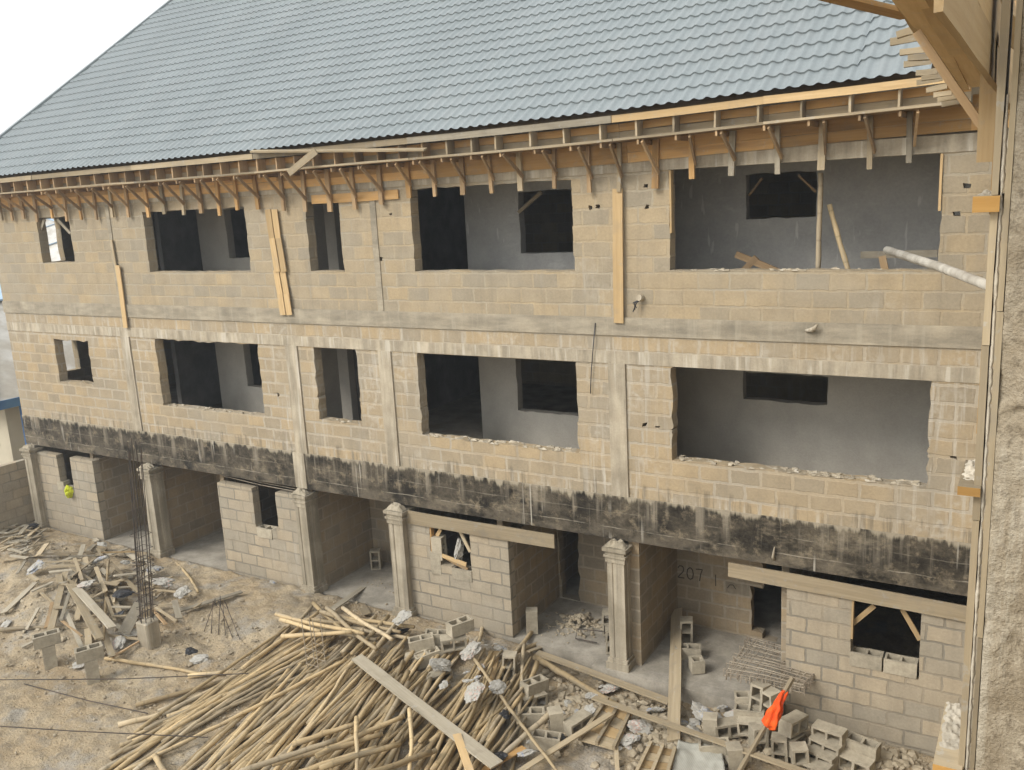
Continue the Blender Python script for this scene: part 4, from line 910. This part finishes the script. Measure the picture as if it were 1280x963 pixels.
p = atY(967, 692, -.03); tag(link('tie_wire', MB().tube([p+Vector((0, .02, -.1)), p+Vector((0, -.04, -.05)), p+Vector((.02, -.03, .12))], [.03, .022, .008], 6).mesh('tie', M['conc'], True)), 'white mortar covered tie sticking out of the blackened beam', 'tie wire')
a = atY(744, 404, -.04); tag(link('cable', MB().tube([a, atY(741, 440, -.05), atY(739, 466, -.04), atY(738, 492, -.04)], .008, 6).mesh('cable', M['blackbag'], True)), 'thin dark cable hanging down the wall left of the nearest pilaster', 'cable')
# hand painted number on the porch wall
M['soot'] = flat_mat('soot_paint', (.07, .06, .048), .95, .3, 30)
def stroke_text():
    g = {'2': [[(0, .8), (.15, 1), (.4, 1), (.52, .8), (.45, .55), (.1, .15), (0, 0), (.55, .02)]], '0': [[(.28, 1), (.05, .8), (0, .45), (.1, .1), (.3, 0), (.5, .15), (.55, .5), (.48, .85), (.28, 1)]],
         '7': [[(0, .95), (.55, 1), (.4, .6), (.3, 0)]]}
    x = -5.60; h = .235
    def put(strokes, x0, z0, k, w, name):
        m = MB()
        for s in strokes:
            for (a, b), (c, d) in zip(s, s[1:]): m.bar((x0+a*k*.95, 1.856, z0+b*k), (x0+c*k*.95, 1.856, z0+d*k), .004, w, (0, .01, 1) if abs(c-a) > 1e-4 else (1, 0, 0))
        part(name, m, M['soot'], B)
    for ch in '207': put(g[ch], x, .90, h, .018, 'painted_digit'); x += .175
    put([[(0, 1.08), (0.001, .86)]], -4.88, 0, 1, .014, 'painted_stroke'); put([[(0, .86), (.04, .93), (.11, .94), (.16, .87)]], -4.66, 0, 1, .014, 'painted_stroke')
stroke_text()

# ------------------------------------------------------------------ the wing the photograph is taken from
W = empty('unfinished_wing', (.3, -8, 0), 'near concrete column and eave formwork of the adjoining wing at the right edge', 'building')
D0 = -9.0
def rough_pillar():
    m = MB(); x0, x1, y0, y1 = -.142, .30, D0-.02, D0+.3; nz = 260; z0, z1 = 4.6, 9.2; prof = []
    for x in np.linspace(x0, x1, 34): prof.append((x, y0))
    for y in np.linspace(y0, y1, 8)[1:]: prof.append((x1, y))
    for x in np.linspace(x1, x0, 8)[1:]: prof.append((x, y1))
    for y in np.linspace(y1, y0, 8)[1:-1]: prof.append((x0, y))
    k = len(prof)
    for i in range(nz+1):
        z = z0+(z1-z0)*i/nz
        for x, y in prof:
            v = Vector((x, y, z)); q = v*7
            d = .014*noise.noise(v*3)+.010*noise.noise(q)+.008*noise.noise(v*22)+.004*noise.noise(v*50)
            c = max(0, noise.noise(Vector((x*4, 3, z*1.9)))-.22)*1.0
            hn = max(0, 1-abs(z-7.12)/.16)+max(0, 1-abs(z-6.15)/.22)   # honeycombed pours
            d2 = -min(.05, c*.07) - .03*hn*abs(noise.noise(v*16))
            if y < y0+.01: v.y -= d+d2
            elif x < x0+.01: v.x -= d*.5
            m.v.append(v)
    for i in range(nz):
        for j in range(k): m.f.append((i*k+j, i*k+(j+1) % k, (i+1)*k+(j+1) % k, (i+1)*k+j))
    m.f.append(tuple(range(k))[::-1]); m.f.append(tuple(nz*k+j for j in range(k)))
    t = NT('honeycombed_concrete'); p = t.pos(); n1 = t.noise(p, 4, 5, .65); n2 = t.noise(p, 22, 5, .7); f = t.noise(p, 70, 3, .6)
    col = t.mix(t.ss(n1, .35, .65), (.26, .215, .15), (.37, .32, .24)); col = t.mix(t.math('MULTIPLY', t.ss(n2, .50, .66), .75), col, (.16, .13, .09)); col = t.mix(t.math('MULTIPLY', t.ss(t.noise(t.scalev(p, 14, 14, .6), 1.0, 4), .55, .68), .5), col, (.46, .42, .34)); col = t.hsv(col, t.math('MULTIPLY_ADD', f, .5, .75))
    t.bump(t.math('ADD', n2, f), .9, .012)
    part('column', m, t.done(col, .97, .1), W, True)
rough_pillar()
def vboard(x0, x1, y0, y1, zs, mat):
    for a, b in zip(zs, zs[1:]): 
        mw, L = frame(((x0+x1)/2, (y0+y1)/2, a), ((x0+x1)/2, (y0+y1)/2, b-.003), (0, 1, 0)); link('form_board', plank_mesh('form_board', L, abs(x1-x0), y1-y0, M[mat], wob=.003), W, mw=mw)
vboard(-.212, -.186, D0, D0+.25, (4.6, 6.62, 7.36, 7.95, 9.2), 'tan')
vboard(-.232, -.214, D0+.35, D0+.5, (6.9, 7.3, 7.86, 8.6), 'orange')
vboard(-.166, -.146, D0-.01, D0+.24, (4.6, 6.1, 7.5, 9.2), 'tan')
gm = MB(); rs = random.Random(4); zz = np.linspace(4.65, 8.32, 260); X0 = -.184      # cement slop and torn paper squeezed out of the joint
for i, z in enumerate(zz):
    o = Vector((0, 0, z)); n1 = noise.noise(o*9); n2 = noise.noise(o*31+Vector((3, 0, 0))); n3 = noise.noise(o*70+Vector((9, 0, 0))); w = .007+.006*n1+.004*n2; c = -.176+.003*n2
    for k in range(6):
        t = k/5*2-1; gm.v.append(Vector((c+t*max(.002, w), D0+.01-.016*(1-t*t)*(.6+.7*n1+.5*n3)+.004*noise.noise(Vector((t*5, 2, z*60))), z)))
for i in range(len(zz)-1):
    for k in range(5): gm.f.append((i*6+k, i*6+k+1, i*6+k+7, i*6+k+6))
part('cement_slop', gm, M['render'], W, True)
def wale(px0, px1, pyt, pyb, L, lb):
    a = atY(px0, pyt, D0-.04); b = atY(px1, pyb, D0-.04); w = abs(b.x-a.x); h = abs(a.z-b.z)
    m = MB(); k = Vector((min(a.x, b.x), D0-.04, min(a.z, b.z))); m.box(k.x, k.x+w, k.y, k.y+L, k.z, k.z+h)
    o = part('timber_waler', m, M['tan'], W); o.data.materials.append(M['endwood']); o.data.polygons[2].material_index = 1; o['label'] = lb
    cr = MB(); n = 26       # a crust of spilled mortar over the back part of the top
    for i in range(n):
        for j in range(n):
            u, v = i/(n-1), j/(n-1); q = Vector((k.x+u*w, k.y+(.16+.84*v)*L, 0)); e = min(1, 5*min(u, 1-u))*min(1, 3*v)
            h_ = .022*e*(.25+max(-.1, noise.noise(q*26)+.5*noise.noise(q*60)))
            cr.v.append(Vector((q.x, q.y, k.z+h+h_-.002)))
    for i in range(n-1):
        for j in range(n-1): cr.f.append((i*n+j, (i+1)*n+j, (i+1)*n+j+1, i*n+j+1))
    sub('mortar_crust', cr, M['render'], o, False)
wale(1216, 1249, 246, 265, .42, 'timber end beside the upper window'); wale(1197, 1225, 608, 622, .40, 'timber end with mortar on top beside the blackened beam'); wale(1166, 1201, 955, 990, .55, 'lowest timber end at the bottom of the photo')
part('block_wall', MB().box(-.1, .12, D0+.31, -.03, -.3, 8.3), M['top'], W)
part('block_wall', MB().box(.06, .25, -17, D0-.03, -.3, 6.85), M['top'], W)
# eave soffit of the wing, seen from below: boards along the wall on struts and brackets
YF, YN = -1.05, -10.6
xo = lambda y: -1.05+.043*(-1.2-y)
for k in range(5):
    ys = [YF-.25*(k % 2), -4.2-.5*(k % 3), -7.6+.4*(k % 2), YN]; xx = lambda y: xo(y)+(k+.5)/5*(-.29-xo(y))
    for s0, s1 in zip(ys, ys[1:]): plank('soffit_board', (xx(s0), s0, 8.955+.006*(k % 2)), (xx(s1), s1+.006, 8.955+.006*(k % 2)), .142, .024, M['ply'], W)
plank('edge_batten', (xo(YF+.3)-.02, YF+.3, 8.98), (xo(YN)-.02, YN, 9.02), .035, .05, M['ply'], W)
for z0 in (8.49, 8.66, 8.83): plank('wall_board', (-.265, YF, z0), (-.255, YN, z0), .024, .165, M['ply'], W)
for y in (-1.8, -2.7, -3.6, -4.6, -5.6, -6.6, -7.7): plank('rafter', (xo(y)+.05, y, 9.06), (.3, y, 9.5), .05, .1, M['brown'], W)
for (px, pb), yy, w in (((1222, 53), -8.0, .1), ((1231, 203), -7.0, .09)):
    p = atY(px, pb, yy); plank('bracket', p, (p.x-.0, yy, 8.95), w, .05, M['ply'], W, up=(0, 1, 0))
plank('strut', atY(1233, 168, -6.93), atY(1146, 40, -6.93), .045, .03, M['brown'], W, up=(0, 1, 0))
plank('strut', atY(1290, 60, -8.06), atY(1165, -40, -8.06), .1, .03, M['yellow'], W, up=(0, 1, 0))
for k, (a, b, d) in enumerate((((1113, 53), (1150, 47), -4.6), ((1125, 66), (1158, 62), -3.8), ((1130, 81), (1164, 77), -3.0), ((1145, 92), (1172, 89), -2.4), ((1146, 104), (1178, 98), -1.9), ((1158, 113), (1184, 108), -1.6), ((1167, 119), (1190, 116), -1.3), ((1177, 131), (1200, 127), -1.0), ((1121, 44), (1146, 37), -5.0), ((1135, 73), (1162, 71), -3.4), ((1152, 98), (1180, 94), -2.1), ((1172, 125), (1197, 121), -1.15))):
    plank('batten_end', atY(*a, d), atY(*b, d), .055, .05, M['tan'], W, up=(0, 1, 0))
plank('wooden_plank', atY(1138, 20, -6.3), atY(1030, -6, -6.9), .16, .03, M['orange'], W, up=(.2, .2, 1))
tag(link('limewashed_pole', MB().tube([atY(1238, 358, D0+.08), atY(1172, 333, D0+.9), atY(1109, 313, D0+2.0)], [.021, .023, .025], 10).mesh('limewashed_pole', M['whitepole'], True)), 'whitish pole sticking out from the near column across the upper wall', 'pole')

# ------------------------------------------------------------------ wires across the yard
for pts, lb in (([(-6, 850), (150, 849), (310, 842)], 'thin wire stretched level over the sand above the lower ones'), ([(30, 855), (110, 876), (185, 892)], 'thin dark stick like wire lying slantwise on the sand'), ([(0, 908), (90, 914), (260, 922)], 'lowest thin wire over the sand at the lower left')):
    P = [onground(*q, .25 if 'level' in lb or 'lowest' in lb else .03) for q in pts]; tag(link('wire', MB().tube(P, .009, 5).mesh('wire', M['steel'])), lb, 'wire')
for k in range(6):
    a = onground(270+k*3, 760, .02); tag(link('twig', MB().tube([a, a+Vector((rnd.uniform(-.2, .2), rnd.uniform(-.2, .1), rnd.uniform(.1, .3))), onground(255+k*9, 790+k*2, .02)], .007, 5).mesh('twig', M['steel'])), 'dark root like twig sprawled on the sand by the path', 'twig', 'twigs on the sand by the path')

# ------------------------------------------------------------------ neighbours beyond the left end
CW = empty('boundary_wall', (-23.5, -3, 0), 'low grey block wall running along the left edge beside the far column', 'wall')
part('block_wall', wall(-9, .2, -.2, 1.72, -23.62, -23.44, axis='y', step=.3), M['low'], CW)
M['whitewash'] = flat_mat('cream_wall', (.52, .47, .36), .9, .1, 3, c2=(.46, .41, .31)); M['bluepaint'] = flat_mat('blue_paint', (.055, .13, .27), .6, .2, 6, c2=(.08, .17, .30)); M['whiteroof'] = flat_mat('white_roofing', (.47, .455, .42), .6, .2, 5, c2=(.36, .33, .28)); M['paleblue'] = flat_mat('pale_blue_cap', (.34, .47, .60), .6, .15, 3)
M['dark'] = flat_mat('window_shade', (.05, .05, .05), .6, .1, 2)
def house(x, y, w, d, h, rise, lb, wallm='whitewash', roofm='whiteroof', trim='bluepaint', rot=0, posts=False):
    e = empty('house', (x, y, 0), lb, 'house')
    def L(v): 
        c, s = math.cos(rot), math.sin(rot); return Vector((x+v[0]*c-v[1]*s, y+v[0]*s+v[1]*c, v[2]))
    def P(name, mb, mat, par=None): mb.v = [L(v) for v in mb.v]; return part(name, mb, M[mat], e) if par is None else sub(name, mb, M[mat], par)
    P('wall', MB().box(-w/2, w/2, -d/2, d/2, -.2, h), wallm)
    o = .7; rf = MB(); z0 = h-.05; A = [(-w/2-o, -d/2-o, z0), (w/2+o, -d/2-o, z0), (w/2+o, d/2+o, z0), (-w/2-o, d/2+o, z0), (0, -d/2+w*.2, z0+rise), (0, d/2-w*.2, z0+rise)]
    rf.add(A, [(0, 1, 4), (1, 2, 5, 4), (2, 3, 5), (3, 0, 4, 5)]); rr = P('roof', rf, roofm)
    cp = MB(); 
    for i, j in ((0, 4), (1, 4), (2, 5), (3, 5), (4, 5)): cp.bar(Vector(A[i])+Vector((0, 0, .03)), Vector(A[j])+Vector((0, 0, .03)), .3, .06)
    P('ridge_cap', cp, 'paleblue', rr)
    fs = MB()
    for i in range(4): fs.bar(Vector(A[i])-Vector((0, 0, .1)), Vector(A[(i+1) % 4])-Vector((0, 0, .1)), .05, .26)
    P('fascia_board', fs, trim)
    for s in (.2, .36):
        P('window', MB().box(w/2-.02, w/2+.03, s*d-.5, s*d+.5, h*.45, h*.45+1.1), 'dark'); P('window', MB().box(s*w-.5, s*w+.5, -d/2-.03, -d/2+.02, h*.45, h*.45+1.1), 'dark')
    if posts:
        for yy in (-d/2+.2, -d/6+.4, d/6, d/2-.2): P('post', MB().tube([(w/2+.62, yy, 0), (w/2+.62, yy, h-.1)], .1, 8), trim)
house(-30.6, 6.25, 7.8, 9.2, 2.95, 2.5, 'neighbouring cream house with a white roof and blue trim at the left edge', posts=True)
house(-37, 12.5, 8, 8, 4.6, 1.6, 'far cream house with a dark blue eave behind the neighbouring roof', roofm='paleblue')
for x, y, w, d, h, r, lb in ((-46, 21, 10, 9, 4.2, 2.0, 'nearest of the distant pale houses seen through the far upper window'), (-60, 29, 13, 10, 4.6, 2.2, 'wide distant pale house in the middle of the view through the far upper window'), (-80, 41, 15, 12, 5.2, 2.4, 'distant pale house behind the wide one seen through the far upper window'), (-104, 55, 20, 14, 6.0, 2.2, 'farthest pale house seen through the far upper window')):
    house(x, y, w, d, h, r, lb, roofm='whiteroof', trim='whitewash', rot=.3)
# ------------------------------------------------------------------ light
def world():
    w = bpy.data.worlds.new('World'); scene.world = w; w.use_nodes = True; nt = w.node_tree
    bg = nt.nodes['Background']; sk = nt.nodes.new('ShaderNodeTexSky'); sk.sky_type = 'NISHITA'; sk.sun_disc = False
    sk.sun_elevation = SUN_EL; sk.sun_rotation = SUN_ROT; sk.air_density = 1.0; sk.dust_density = 4.0; sk.ozone_density = 1.0; sk.altitude = 0
    hs = nt.nodes.new('ShaderNodeHueSaturation'); hs.inputs['Saturation'].default_value = .3; hs.inputs['Value'].default_value = 1.0
    mx = nt.nodes.new('ShaderNodeMix'); mx.data_type = 'RGBA'; mx.inputs[0].default_value = .7      # milky harmattan overcast over the clear sky
    mx.inputs[7].default_value = (5.55, 5.7, 5.68, 1)
    nt.links.new(sk.outputs[0], hs.inputs['Color']); nt.links.new(hs.outputs[0], mx.inputs[6]); nt.links.new(mx.outputs[2], bg.inputs[0]); bg.inputs[1].default_value = .15
SUN_EL = R(40); AZ = R(210)      # azimuth clockwise from +Y: light comes from the front left
SUN_ROT = AZ
world()
sd = bpy.data.lights.new('sun', 'SUN'); sd.energy = 1.3; sd.angle = R(22); sd.color = (1, .955, .885)
so = bpy.data.objects.new('sun', sd); COL.objects.link(so)
dv = Vector((math.sin(AZ)*math.cos(SUN_EL), math.cos(AZ)*math.cos(SUN_EL), math.sin(SUN_EL)))
so.rotation_euler = dv.to_track_quat('Z', 'Y').to_euler(); so.location = (-10, -30, 40)
vs = scene.view_settings; vs.view_transform = 'Standard'; vs.look = 'None'; vs.gamma = 1; vs.exposure = .92; vs.use_curve_mapping = False
def haze(d):
    m = bpy.data.materials.new('haze'); m.use_nodes = True; nt = m.node_tree; nt.nodes.clear()
    o = nt.nodes.new('ShaderNodeOutputMaterial'); v = nt.nodes.new('ShaderNodeVolumePrincipled')
    v.inputs['Color'].default_value = (.80, .85, .90, 1); v.inputs['Density'].default_value = d; v.inputs['Anisotropy'].default_value = .3
    nt.links.new(v.outputs[0], o.inputs['Volume'])
    h = MB().box(-150, 60, -80, 110, -6, 24); ho = link('haze', h.mesh('haze', m)); ho['kind'] = 'stuff'
if HAZE: haze(HAZE)
